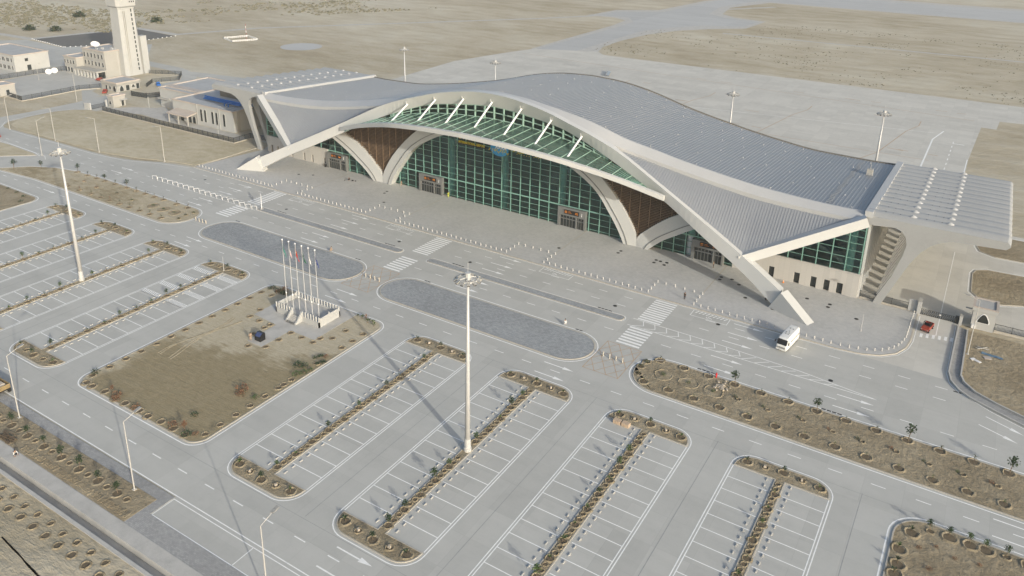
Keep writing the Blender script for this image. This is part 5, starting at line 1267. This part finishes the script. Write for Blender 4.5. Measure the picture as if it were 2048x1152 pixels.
for kd, x, y, s, c in SQ:
    w_ = ('behind the flag podium' if y > -69 and x < 0 else 'in the far right corner' if y > -69 else 'near the clipped hedges' if y > -89 else 'in the left corner' if x < -14 else 'along the near left edge' if x < 2 and y < -105 else 'in the near right corner' if y < -103 else 'along the right edge')
    lb = ('dry reddish-brown ' if c == 2 else 'dark green ' if c == 1 else 'light green ')+{'bush': 'bush', 'palm': 'palm', 'tree': 'young tree'}[kd]+' on the sand square '+w_
    plant(kd, x, y, lb, lb, s, c)
# clipped hedge bits
for x0, x1, y, nm_ in ((11.4, 13.2, -81.4, 'upper'), (13.2, 15.0, -82.6, 'lower')):
    t = thing('hedge', 'low dark clipped hedge on the right edge of the sand square, '+nm_+' of two', 'hedge', ((x0+x1)/2, y, .1), 1.15); m = MB(); q = random.Random(x0)
    for i in range(220): leaf(m, (q.uniform(-1.0, 1.0), q.uniform(-.28, .28), q.uniform(.05, .45)), (q.uniform(-1, 1), q.uniform(-1, 1), q.uniform(-.2, 1)), .2, .13, .1)
    m.build('foliage', M_leafd, t)
# bottom right bed
for x, y in ((109.9, -68.6), (112, -66.9), (114.3, -66.7), (116.8, -66.7), (118.6, -66.6), (121, -66.5), (108.8, -72.7), (109, -75.6), (108.9, -77.6), (123.4, -66.6)):
    pit(bed_br, x, y, .95 if x not in (112, 121) else .5); plant('palm' if x < 110 else 'tree', x-.1, y+.3, 'small plant in a deep pit of the bottom right bed', 'bottom right bed plants', .9, random.choice((0, 1)))
for x, y in ((111, -71), (113, -69.6), (115.2, -70.5), (112.5, -74.3), (118, -70)): plant('bush', x, y, 'low scrub on the rutted sand at bottom right', 'bottom right scrub', .6, 2)
for x, y in ((-113, -67.5), (-118, -66.8), (-110, -70), (-123, -66.5)): plant('bush', x, y, 'dark bush on the sand block at the left edge', 'left block bushes', 1, 1)
# near bed by the lamps, rows beyond the drain
for i in range(8):
    pit(bed_near, -18+i*4.6, -122.3, .8, .12); pit(bed_near, -15.8+i*4.6, -122.3, .5, .12); plant('tree', -18+i*4.6, -122.2, 'thin young tree in the narrow bed beside the drain', 'drain bed trees', .95, 1, .12)
rid = MB()
for i in range(100):
    x = -6.5+i*.26; rid.cbox((x, -124.1+random.uniform(-.15, .15), .13), (.15, random.uniform(.6, 1.1), random.uniform(.1, .2)), R(random.uniform(-25, 25)))
rid.build('soil_ridge', M_bed, bed_near, False, 'stuff')
for i in range(14):
    pit(ground, -1.5+i*3.0, -132+random.uniform(-.1, .1), .6, .0); pit(ground, -.2+i*3.05, -130.5+random.uniform(-.1, .1), .47, .0)
rt_ = MB()
for kx, ky, ln in ((2, -134.5, 30), (6, -136, 30), (4, -137.2, 24), (9, -135.2, 26)):
    pts = [(kx+ln*t/12, ky-.09*ln*t/12+random.uniform(-.08, .08)) for t in range(13)]
    for p, q in zip(pts, pts[1:]): rt_.beam((*p, .0), (*q, .0), .28, .05)
rt_.build('tyre_rut', M_desert, ground, False, 'stuff')
rt_ = MB()                                     # tyre tracks across the square
for o_ in (0, .35, 1.7, 2.1):
    pts = [(-12.5+o_+.9*math.sin(t*.5+o_), -80-t*1.5) for t in range(12)]
    for p, q in zip(pts, pts[1:]): rt_.beam((*p, .1), (*q, .1), .16, .08)
rt_.build('tyre_track', M_lawn, bed_sq, False, 'stuff')
# scrub: far desert tufts
def tuft(m, x, y, r, q):
    h = r*q.uniform(.35, .7); n_ = 6
    ring = [(x+r*q.uniform(.7, 1.1)*math.cos(R(60*i)), y+r*q.uniform(.7, 1.1)*math.sin(R(60*i)), 0) for i in range(n_)]
    r2_ = [(x+.55*r*math.cos(R(60*i+20)), y+.55*r*math.sin(R(60*i+20)), h*q.uniform(.7, 1.1)) for i in range(n_)]
    m.loft([ring, r2_], True, False); b_ = len(m.v)-n_; m.f.append(tuple(b_+i for i in range(n_))); m.m.append(m.cur)
q = random.Random(9); scr = MB()
from mathutils import noise as mn
cnt = 0
while cnt < 3300:
    x, y = q.uniform(-640, -250), q.uniform(60, 480)
    u, v, w_ = proj(x, y)
    if not (-20 < u < 900 and -20 < v < 75): continue
    dens = mn.noise(Vector((x*.012, y*.012, 3)))+.5*mn.noise(Vector((x*.05, y*.05, 1)))
    lim = 25+(u-250)*-.00
    band = 1 if 18 < v < 66-abs(u-300)*.015 else -.35
    if (x > -352 and y < 130 and y > 60 and x < -300): continue
    if v > 60-.055*max(0, u-100) and u > 280: continue
    if dens*1.3+band*.3+q.uniform(-.25, .25) < .22: continue
    tuft(scr, x, y, q.uniform(.35, 1.5), q); cnt += 1
cnt = 0
while cnt < 900:
    x, y = q.uniform(-95, 140), q.uniform(232, 420); dens = mn.noise(Vector((x*.03, y*.03, 7)))+.6*mn.noise(Vector((x*.12, y*.12, 2)))
    u, v, w_ = proj(x, y)
    if dens+q.uniform(-.35, .35) < .22 or not infr(x, y) or (x < -40 and y > 340) or abs(y-353) < 4: continue
    tuft(scr, x, y, q.uniform(.2, .6), q); cnt += 1
scr.build('desert_scrub', M_scrub, None, False, 'stuff')
for x, y, s, w_ in ((-393.4, 85, 4.6, 'left of a pair beyond the dark lot'), (-379.4, 92.7, 4.6, 'right of a pair beyond the dark lot'), (-423.7, 134.4, 5.5, 'behind the control tower, left of it'), (-400, 149, 4.6, 'just left of the tower collar'), (-366, 152, 4.6, 'just right of the tower shaft')):
    t = thing('desert_bush', 'large round dark green bush '+w_, 'bush', (x, y, 0)); m = MB(); qq = random.Random(x); st = MB()
    for i in range(5): a = qq.uniform(0, 6.28); st.tube((0, 0, 0), (math.cos(a)*.5, math.sin(a)*.5, .5), .06, .03, 4)
    for i in range(260):
        a = qq.uniform(0, 6.28); e = qq.uniform(0, 1.5); r = qq.random()**.4; leaf(m, (math.cos(a)*math.cos(e)*r*.8, math.sin(a)*math.cos(e)*r*.8, math.sin(e)*r*.6), (qq.uniform(-1, 1), qq.uniform(-1, 1), qq.uniform(-.3, 1)), .3, .2, .1)
    st.build('trunk', M_trunk, t); m.build('crown', M_leafd, t); t.scale = (s,)*3

# ================================================================ WHEEL STOPS
m = MB(); m.prism_y([(-.09, 0), (.09, 0), (.07, .13), (-.07, .13)], -.28, .28); wsm = m.mesh('wheel_stop', M_slab)
WS = []
for k_, xc in ROWS.items():
    for s in (-1, 1):
        for i in range(26):
            y = -106.3+i*1.505; x = xc+s*1.72
            if infr(x, y, 0, 4): WS.append((proj(x, y)[2], x, y, k_, s))
WS.sort(); rest = MB()
for j_, (dist, x, y, k_, s) in enumerate(WS):
    if j_ < 290: tag(ob('wheel_stop', wsm, None, None, (x, y, .03)), 'small concrete wheel stop on the '+('right' if s > 0 else 'left')+' side, '+rown[k_], 'wheel stop', ('right' if s > 0 else 'left')+' wheel stops, '+rown[k_])
    else: rest.cbox((x, y, .095), (.16, .56, .13))
if rest.v: rest.build('wheel_stops', M_slab, None, False, 'stuff')

# ================================================================ VEHICLES
def wheel(parent, x, y, r, w_=.22, z=None):
    m = MB(); z = r if z is None else z; m.tube((x-w_/2, y, z), (x+w_/2, y, z), r, r, 14); t = m.build('wheel', M_tyre, parent); m = MB(); m.tube((x-w_/2-.012, y, z), (x+w_/2+.012, y, z), r*.55, r*.55, 10); m.build('rim', M_chrome, t)
bus = thing('minibus', 'white minibus driving out in front of the plaza bollards', 'bus', (83.45, -27.9, .03), R(-7))
def ring_b(y, zb, zt, hw, tw_, sh): return [(-hw, y, zb), (hw, y, zb), (hw+.02, y, zb+.5), (hw, y, zt-.9), (tw_+.05, y, zt-.22), (tw_-.15, y, zt-.03), (0, y, zt), (-tw_+.15, y, zt-.03), (-tw_-.05, y, zt-.22), (-hw, y, zt-.9), (-hw-.02, y, zb+.5)]
m = MB(); m.loft([ring_b(-3.5, .42, 1.25, .86, .80, 0), ring_b(-3.42, .36, 1.5, .98, .88, 0), ring_b(-2.95, .34, 2.42, 1.02, .92, 0), ring_b(-2.5, .34, 2.62, 1.03, .93, 0), ring_b(0, .34, 2.66, 1.03, .93, 0), ring_b(3.0, .34, 2.64, 1.03, .93, 0), ring_b(3.36, .38, 2.52, .99, .88, 0), ring_b(3.46, .5, 2.2, .92, .8, 0)]); body = m.build('body', M_bus, bus, False)
m = MB(); m.quad((-.87, -3.46, 1.42), (.87, -3.46, 1.42), (.84, -3.02, 2.40), (-.84, -3.02, 2.40)); m.quad((-.95, -3.40, 1.42), (-.88, -3.47, 1.42), (-.85, -3.03, 2.40), (-.93, -2.94, 2.36)); m.quad((.88, -3.47, 1.42), (.95, -3.40, 1.42), (.93, -2.94, 2.36), (.85, -3.03, 2.40)); m.build('windscreen', M_black, bus)
for s in (-1, 1):
    for a, b_ in ((-2.7, -1.9), (-1.3, -.2), (-.1, 1.0), (1.1, 2.1), (2.2, 3.1)):
        m = MB(); p = [(s*1.045, a, 1.35), (s*1.045, b_, 1.35), (s*1.0, b_, 2.14), (s*1.0, a, 2.14)]; m.quad(*(p if s > 0 else p[::-1])); m.build('side_window', M_black, bus)
    m = MB(); m.box(*sorted((s*.55, s*.82)), -3.56, -3.46, .78, 1.0); m.build('headlight', M_chrome, bus); m = MB(); m.beam((s*1.0, -3.0, 2.0), (s*1.28, -3.35, 2.05), .05, .05); m.cbox((s*1.3, -3.38, 1.85), (.2, .1, .38)); m.build('wing_mirror', M_black, bus)
    for y in (-2.3, 2.0): wheel(bus, s*.9, y, .38)
m = MB(); m.box(-.45, .45, -3.56, -3.47, .8, .95); m.build('grille', M_grey2, bus); m = MB(); m.box(-.95, .95, -3.6, -3.35, .36, .6); m.build('bumper', M_bus, bus); m = MB(); m.box(-.25, .25, -3.62, -3.58, .45, .56); m.build('number_plate', M_signw, bus)
for x, y in ((-.3, -.9), (.2, -1.0), (-.35, -.3), (.25, -.4), (0, .3), (-.3, 1.6), (.3, 1.5)): m = MB(); m.box(x-.09, x+.09, y-.12, y+.12, 2.62, 2.72); m.build('roof_vent', M_grey2, bus)
def small_truck(name, label, loc, rz, c1, c2, ln=3.6, scale=1.0):
    t = thing(name, label, 'vehicle', loc, rz); t.scale = (scale,)*3
    m = MB(); m.loft([[(-.7, -1.75, .5), (.7, -1.75, .5), (.7, -1.75, .85), (-.7, -1.75, .85)], [(-.75, -.8, .45), (.75, -.8, .45), (.72, -.8, 1.02), (-.72, -.8, 1.02)], [(-.75, .2, .45), (.75, .2, .45), (.72, .2, .95), (-.72, .2, .95)]]); m.build('hood', c1, t)
    m = MB(); m.box(-.75, .75, .25, 1.75, .5, .7); 
    for a in ((-.75, -.68, .25, 1.75), (.68, .75, .25, 1.75), (-.68, .68, 1.68, 1.75), (-.68, .68, .25, .32)): m.box(*a, .7, 1.1)
    m.build('cargo_bed', c2, t); m = MB()
    for x in (-.66, .66):
        m.tube((x, -.75, 1.0), (x, -.45, 1.75), .045, .045, 5); m.tube((x, .2, .9), (x, .2, 1.75), .045, .045, 5); m.tube((x, -.45, 1.75), (x, .2, 1.75), .045, .045, 5)
    m.tube((-.66, -.45, 1.75), (.66, -.45, 1.75), .045, .045, 5); m.tube((-.66, .2, 1.75), (.66, .2, 1.75), .045, .045, 5); m.build('roll_cage', M_black, t)
    m = MB(); m.box(-.6, .6, -.25, .15, .7, 1.0); m.box(-.6, .6, .05, .18, 1.0, 1.4); m.build('seat', M_black, t)
    for x in (-.72, .72):
        wheel(t, x, -1.2, .36); wheel(t, x, 1.15, .36); m = MB(); m.box(x*.8-.1, x*.8+.1, -1.8, -1.74, .62, .78); m.build('headlight', M_chrome, t)
    return t
small_truck('utility_vehicle', 'small open red utility vehicle just outside the lattice gate', (105.7, -6.4, .03), R(-12), M_red, M_red)
tk = thing('tipper_truck', 'amber tipper truck parked at the left picture edge', 'truck', (-25.0, -118.6, .05), R(0))
m = MB(); m.box(-2.2, 2.3, -1.1, 1.1, .75, .95); m.build('chassis', M_black, tk); m = MB(); m.box(-2.1, 2.3, -1.1, 1.1, .95, 1.1); m.box(-2.1, 2.3, -1.12, -1.02, 1.1, 1.75); m.box(-2.1, 2.3, 1.02, 1.12, 1.1, 1.75); m.box(2.2, 2.32, -1.02, 1.02, 1.1, 1.75); m.box(-2.1, -2.0, -1.02, 1.02, 1.1, 1.75); m.build('tipper_body', M_amber, tk)
m = MB(); m.loft([[(-2, -1, 1.1), (2.2, -1, 1.1), (2.2, 1, 1.1), (-2, 1, 1.1)], [(-1.4, -.5, 1.75), (1.6, -.4, 1.7), (1.5, .6, 1.75), (-1.5, .5, 1.8)]]); m.build('load', M_rubble, tk); m = MB(); m.box(-4.0, -2.35, -1.05, 1.05, .7, 2.6); m.build('cab', M_amber, tk)
for x in (-3.1, .9, 1.9):
    for y in (-.98, .98): m = MB(); m.tube((x, y-.15, .48), (x, y+.15, .48), .48, .48, 14); m.build('wheel', M_tyre, tk)
def car(label, loc, rz, paint):
    t = thing('parked_car', label, 'car', loc, rz)
    m = MB(); m.loft([[(-.8, y, .3), (.8, y, .3), (.85, y, .6), (w_, y, z), (-w_, y, z), (-.85, y, .6)] for y, w_, z in ((-2.15, .7, .7), (-1.9, .75, .85), (-.9, .75, .95), (-.3, .62, 1.42), (.9, .62, 1.45), (1.6, .7, 1.0), (2.1, .7, .85))]); m.build('body', paint, t)
    m = MB(); m.quad((-.68, -.88, .98), (.68, -.88, .98), (.6, -.36, 1.36), (-.6, -.36, 1.36)); m.quad((.6, .98, 1.38), (-.6, .98, 1.38), (-.68, 1.56, 1.02), (.68, 1.56, 1.02)); m.build('glazing', M_dark, t)
    for x in (-.76, .76):
        wheel(t, x, -1.35, .32, .2); wheel(t, x, 1.3, .32, .2)
car('small red car by the compound gatehouse door', (-209.1, 17.0, .05), R(50), M_red); car('dark red car under the office portico', (-231.5, 29.0, .05), R(100), M_red); car('blue car beyond the compound gatehouse', (-203.7, 38.5, .05), R(60), M_pipe); car('red car at the left edge on the bend', (-178.3, -41.6, .05), R(70), M_red)
t = thing('baggage_trolley', 'small steel trolley train standing on the apron behind the roof', 'trolley', (-52.6, 177.7, .03), R(20))
for i in range(4):
    m = MB(); m.box(-.8, .8, i*2.6, i*2.6+2, .4, .55); m.box(-.8, -.74, i*2.6, i*2.6+2, .55, 1.4); m.tube((0, i*2.6+2, .45), (0, i*2.6+2.6, .45), .04, .04, 4); m.build('deck', M_chrome, t)
    for x in (-.6, .6): m = MB(); m.tube((x-.08, i*2.6+.5, .2), (x+.08, i*2.6+.5, .2), .2, .2, 8); m.tube((x-.08, i*2.6+1.5, .2), (x+.08, i*2.6+1.5, .2), .2, .2, 8); m.build('wheel', M_tyre, t)

# ================================================================ SMALL STUFF ON THE GROUND
for i, (x, y, sx, sy, a, mt, s) in enumerate(((116.6, -11.9, 1.3, 1.0, 20, M_coping, 'pale board lying beside the blue tarp'), (114.3, -13.9, .9, .7, 40, M_signw, 'white foam sheet left of two on the littered sand'), (115.1, -14.3, 1.1, .6, -30, M_signw, 'white foam sheet right of two on the littered sand'))):
    t = thing('board', s, 'board', (x, y, .12), R(a)); m = MB(); m.box(-sx/2, sx/2, -sy/2, sy/2, 0, .09); m.build('sheet', mt, t)
t = thing('blue_tarp', 'crumpled blue-grey tarp on the sand by the right gate', 'tarp', (117.3, -10.6, .11), R(-10)); m = MB(); q = random.Random(4)
gp = [[(-1.8+.45*i, -.45+.3*j_, q.uniform(0, .16)) for i in range(9)] for j_ in range(4)]; m.loft(gp, False, False); m.build('sheet', M_tarp, t)
t = thing('broken_trestle', 'grey broken timber trestle on the littered sand', 'trestle', (115.6, -8.8, .12), R(15)); m = MB(); m.beam((-1.2, 0, .1), (1.2, .2, .1), .1, .1); m.beam((-1, -.5, .2), (1, .7, .2), .1, .1); m.beam((-.8, .6, .15), (.9, -.4, .15), .1, .1); m.build('bars', M_slab, t)
for i, (x, w_) in enumerate(((66.3, 'left'), (67.8, 'right'))):
    t = thing('brick_pallet', 'tan stack of blocks at the end of a parking row, '+w_+' of two', 'blocks', (x, -68.6, .03), R(-3)); m = MB()
    for a in range(3):
        for b_ in range(2):
            for c in range(3): m.box(-.62+a*.42, -.62+a*.42+.39, -.42+b_*.43, -.42+b_*.43+.4, c*.22, c*.22+.2)
    m.build('blocks', simple('tan_blocks', (.50, .38, .27), .9, .12, 3) if i == 0 else MATS['tan_blocks'], t)
t = thing('fire_hydrant', 'small bright red hydrant on the upper kerb of the right bed', 'hydrant', (75.6, -46.9, .1)); m = MB(); m.tube((0, 0, 0), (0, 0, .8), .14, .14, 8); m.tube((0, 0, .8), (0, 0, .98), .17, .06, 8); m.build('barrel', simple('hydrant_red', (.55, .03, .03), .4, .05, 2), t); m = MB(); m.tube((-.25, 0, .55), (.25, 0, .55), .07, .07, 6); m.build('outlet', MATS['hydrant_red'], t)
t = thing('rubble_heap', 'heap of pale rubble beside the rings in the right bed', 'rubble', (77.4, -49.4, .1)); m = MB(); q = random.Random(8)
for i in range(40): m.cbox((q.gauss(0, .6), q.gauss(0, .6), q.uniform(.03, .12)), (q.uniform(.15, .38),)*3, q.uniform(0, 3))
m.build('stones', M_rubble, t)
t = thing('litter_bin', 'black litter bin left of the entrance numbered 04', 'bin', (-64.6, -1.1, .14)); m = MB(); m.tube((0, 0, 0), (0, 0, 1.0), .3, .36, 10); m.build('drum', M_black, t); m = MB(); m.tube((0, 0, 1.0), (0, 0, 1.1), .38, .3, 10); m.build('lid', M_grey2, t)
t = thing('timber_pile', 'pile of timber poles and pipes by the drain at left', 'timber', (-10.6, -124.3, .12)); m = MB(); q = random.Random(12)
for i in range(14): m.tube((q.uniform(-2.2, -1), q.uniform(-.9, .9), q.uniform(.05, .5)), (q.uniform(1, 2.2), q.uniform(-.9, .9), q.uniform(.05, .5)), .06, .06, 5)
m.build('poles', M_trunk, t)
t = thing('traffic_cone', 'orange cone by the stone wall at the right', 'cone', (76.1, -1.6, .14)); m = MB(); m.tube((0, 0, .04), (0, 0, .7), .18, .03, 10); m.box(-.22, .22, -.22, .22, 0, .04); m.build('cone_body', M_orange, t); m = MB(); m.tube((0, 0, .34), (0, 0, .48), .115, .08, 10); m.build('white_band', M_signw, t)
# ================================================================ PEOPLE
def skin_body(name, joints, edges, mat, parent, root=0):
    me = bpy.data.meshes.new(name); me.from_pydata([j_[0] for j_ in joints], edges, []); o = bpy.data.objects.new(name, me); COL.objects.link(o)
    md = o.modifiers.new('Skin', 'SKIN'); sv = me.skin_vertices[0].data if me.skin_vertices else None
    if sv is None:
        bm = bmesh.new(); bm.from_mesh(me); bm.verts.layers.skin.verify(); bm.to_mesh(me); bm.free(); sv = me.skin_vertices[0].data
    for i, j_ in enumerate(joints): sv[i].radius = j_[1] if isinstance(j_[1], tuple) else (j_[1], j_[1]); sv[i].use_root = (i == root)
    o.modifiers.new('Sub', 'SUBSURF').levels = 1; o.modifiers['Sub'].render_levels = 1
    dg = bpy.context.evaluated_depsgraph_get(); nm = bpy.data.meshes.new_from_object(o.evaluated_get(dg)); bpy.data.objects.remove(o)
    nm.materials.clear(); nm.materials.append(mat); nm.polygons.foreach_set('use_smooth', [True]*len(nm.polygons)); return ob(name, nm, parent)
def person(label, loc, rz, top, legs, pose='stand', arms=.15):
    t = thing('person', label, 'person', loc, rz)
    if pose == 'stand': hp, kn, an, sh, hd = .92, [(-.11, -.05, .5), (.11, .04, .5)], [(-.12, .06, .08), (.13, -.02, .08)], (0, 0, 1.42), (0, -.03, 1.64)
    else: hp, kn, an, sh, hd = .38, [(-.2, -.42, .55), (.2, -.42, .55)], [(-.17, -.1, .08), (.17, -.1, .08)], (0, -.3, .86), (0, -.4, 1.08)
    P = [((0, 0, hp), (.15, .11)), ((sh[0], sh[1]*.5, (hp+sh[2])/2), (.15, .11)), (sh, (.15, .1)), ((sh[0], sh[1]-.02, sh[2]+.1), .055), (hd, (.085, .1)), ((hd[0], hd[1], hd[2]+.1), (.07, .08))]; E_ = [(0, 1), (1, 2), (2, 3), (3, 4), (4, 5)]
    for s, k_, a_ in ((-1, kn[0], an[0]), (1, kn[1], an[1])):
        b_ = len(P); P += [((s*.1, 0, hp-.08), .085), (k_, .062), (a_, .045), ((a_[0], a_[1]-.16, .04), (.04, .03))]; E_ += [(0, b_), (b_, b_+1), (b_+1, b_+2), (b_+2, b_+3)]
        b_ = len(P); fwd = -.06 if pose == 'stand' else -.25
        P += [((s*.2, sh[1], sh[2]-.02), .06), ((s*(.22+arms*.3), sh[1]+fwd*.3, sh[2]-.3), .045), ((s*(.2+arms*.2), sh[1]+fwd*1.6, sh[2]-.55), .035), ((s*(.2+arms*.2), sh[1]+fwd*1.6-.03, sh[2]-.66), .03)]; E_ += [(2, b_), (b_, b_+1), (b_+1, b_+2), (b_+2, b_+3)]
    skin_body('body', P, E_, M_skin, t)
    U = [(p, tuple(r+.018 for r in r_) if isinstance(r_, tuple) else r_+.018) for p, r_ in P]
    ti = [0, 1, 2]; te = [(0, 1), (1, 2)]; TI = [U[0], U[1], U[2]]
    for b_ in (10, 18): n_ = len(TI); TI += [U[b_], U[b_+1], (tuple((a+c)/2 for a, c in zip(P[b_+1][0], P[b_+2][0])), .055)]; te += [(2, n_), (n_, n_+1), (n_+1, n_+2)]
    skin_body('shirt', TI, te, top, t); LI = [U[0]]; le = []
    for b_ in (6, 14): n_ = len(LI); LI += [U[b_], U[b_+1], (P[b_+2][0], .062)]; le += [(0, n_), (n_, n_+1), (n_+1, n_+2)]
    skin_body('trousers', LI, le, legs, t); m = MB(); rg = []
    for i in range(5): b_ = R(5+i*24); rg.append([(hd[0]+.105*math.sin(b_)*math.cos(R(a)), hd[1]+.02+.12*math.sin(b_)*math.sin(R(a)), hd[2]+.06+.12*math.cos(b_)) for a in range(0, 360, 45)])
    m.loft(rg); m.build('hair', M_hair, t, True)
    for s in (-1, 1): m = MB(); m.box(*sorted((s*.025, s*.05)), hd[1]-.108, hd[1]-.098, hd[2]+.0, hd[2]+.016); m.build('eye', M_black, t)
    m = MB(); m.box(-.014, .014, hd[1]-.125, hd[1]-.09, hd[2]-.04, hd[2]); m.build('nose', M_skin, t)
    return t
person('person in dark clothes standing at the right zebra crossing', (60.4, -21.8, .15), R(160), M_cblack, M_cblack); person('person in black crouching under the right arch leg', (75, -12.2, .15), R(60), M_cblack, M_cblack, 'crouch')
person('worker in yellow vest standing at the central glass wall', (-17.2, -1.0, .15), R(10), M_hivis, M_hivis); person('person in pale pink-tan clothes by the left end of the big glass arch', (-34.0, -1.4, .15), R(180), M_ctan, M_ctan)
person('person in white crouching on the kerb of the right cobbled island', (44.3, -45.7, .14), R(200), M_cwhite, M_cwhite, 'crouch'); person('person in tan sitting on the kerb of the left cobbled island', (-18.7, -46.4, .14), R(170), M_ctan, M_ctan, 'crouch')
person('person in tan standing beside the black display box', (-2.5, -84.2, .125), R(250), M_ctan, M_ctan); person('person in white kneeling beside the drain at left', (-5.8, -125.8, .1), R(90), M_cwhite, M_cblack, 'crouch')
person('person in black crouching over bags near the left arch leg', (-49.8, -6.4, .15), R(40), M_cblack, M_cblack, 'crouch'); person('person in grey standing inside the right entrance', (60.5, -3.2, .15), R(100), M_ctan, M_cblack)
t = thing('work_bags', 'dark bags lying on the paving near the left arch leg', 'bags', (-48.6, -6.2, .14)); m = MB()
for x, y, s in ((0, 0, .5), (.8, .3, .35), (-2.3, -.9, .3)): m.cbox((x, y, s*.3), (s, s*.7, s*.6), .4)
m.build('bag', M_cblack, t)
HAZE = 0.00014
# ================================================================ HAZE
hz = MB(); hz.box(-1500, 1500, -400, 2300, -3, 82)
m = bpy.data.materials.new('haze_air'); m.use_nodes = True; n = m.node_tree.nodes; n.clear()
o_ = n.new('ShaderNodeOutputMaterial'); pv = n.new('ShaderNodeVolumePrincipled'); pv.inputs['Color'].default_value = (.98, .99, .975, 1); pv.inputs['Density'].default_value = HAZE; pv.inputs['Anisotropy'].default_value = -.1
m.node_tree.links.new(pv.outputs[0], o_.inputs['Volume'])
hz.build('haze', m, None, False, 'stuff')
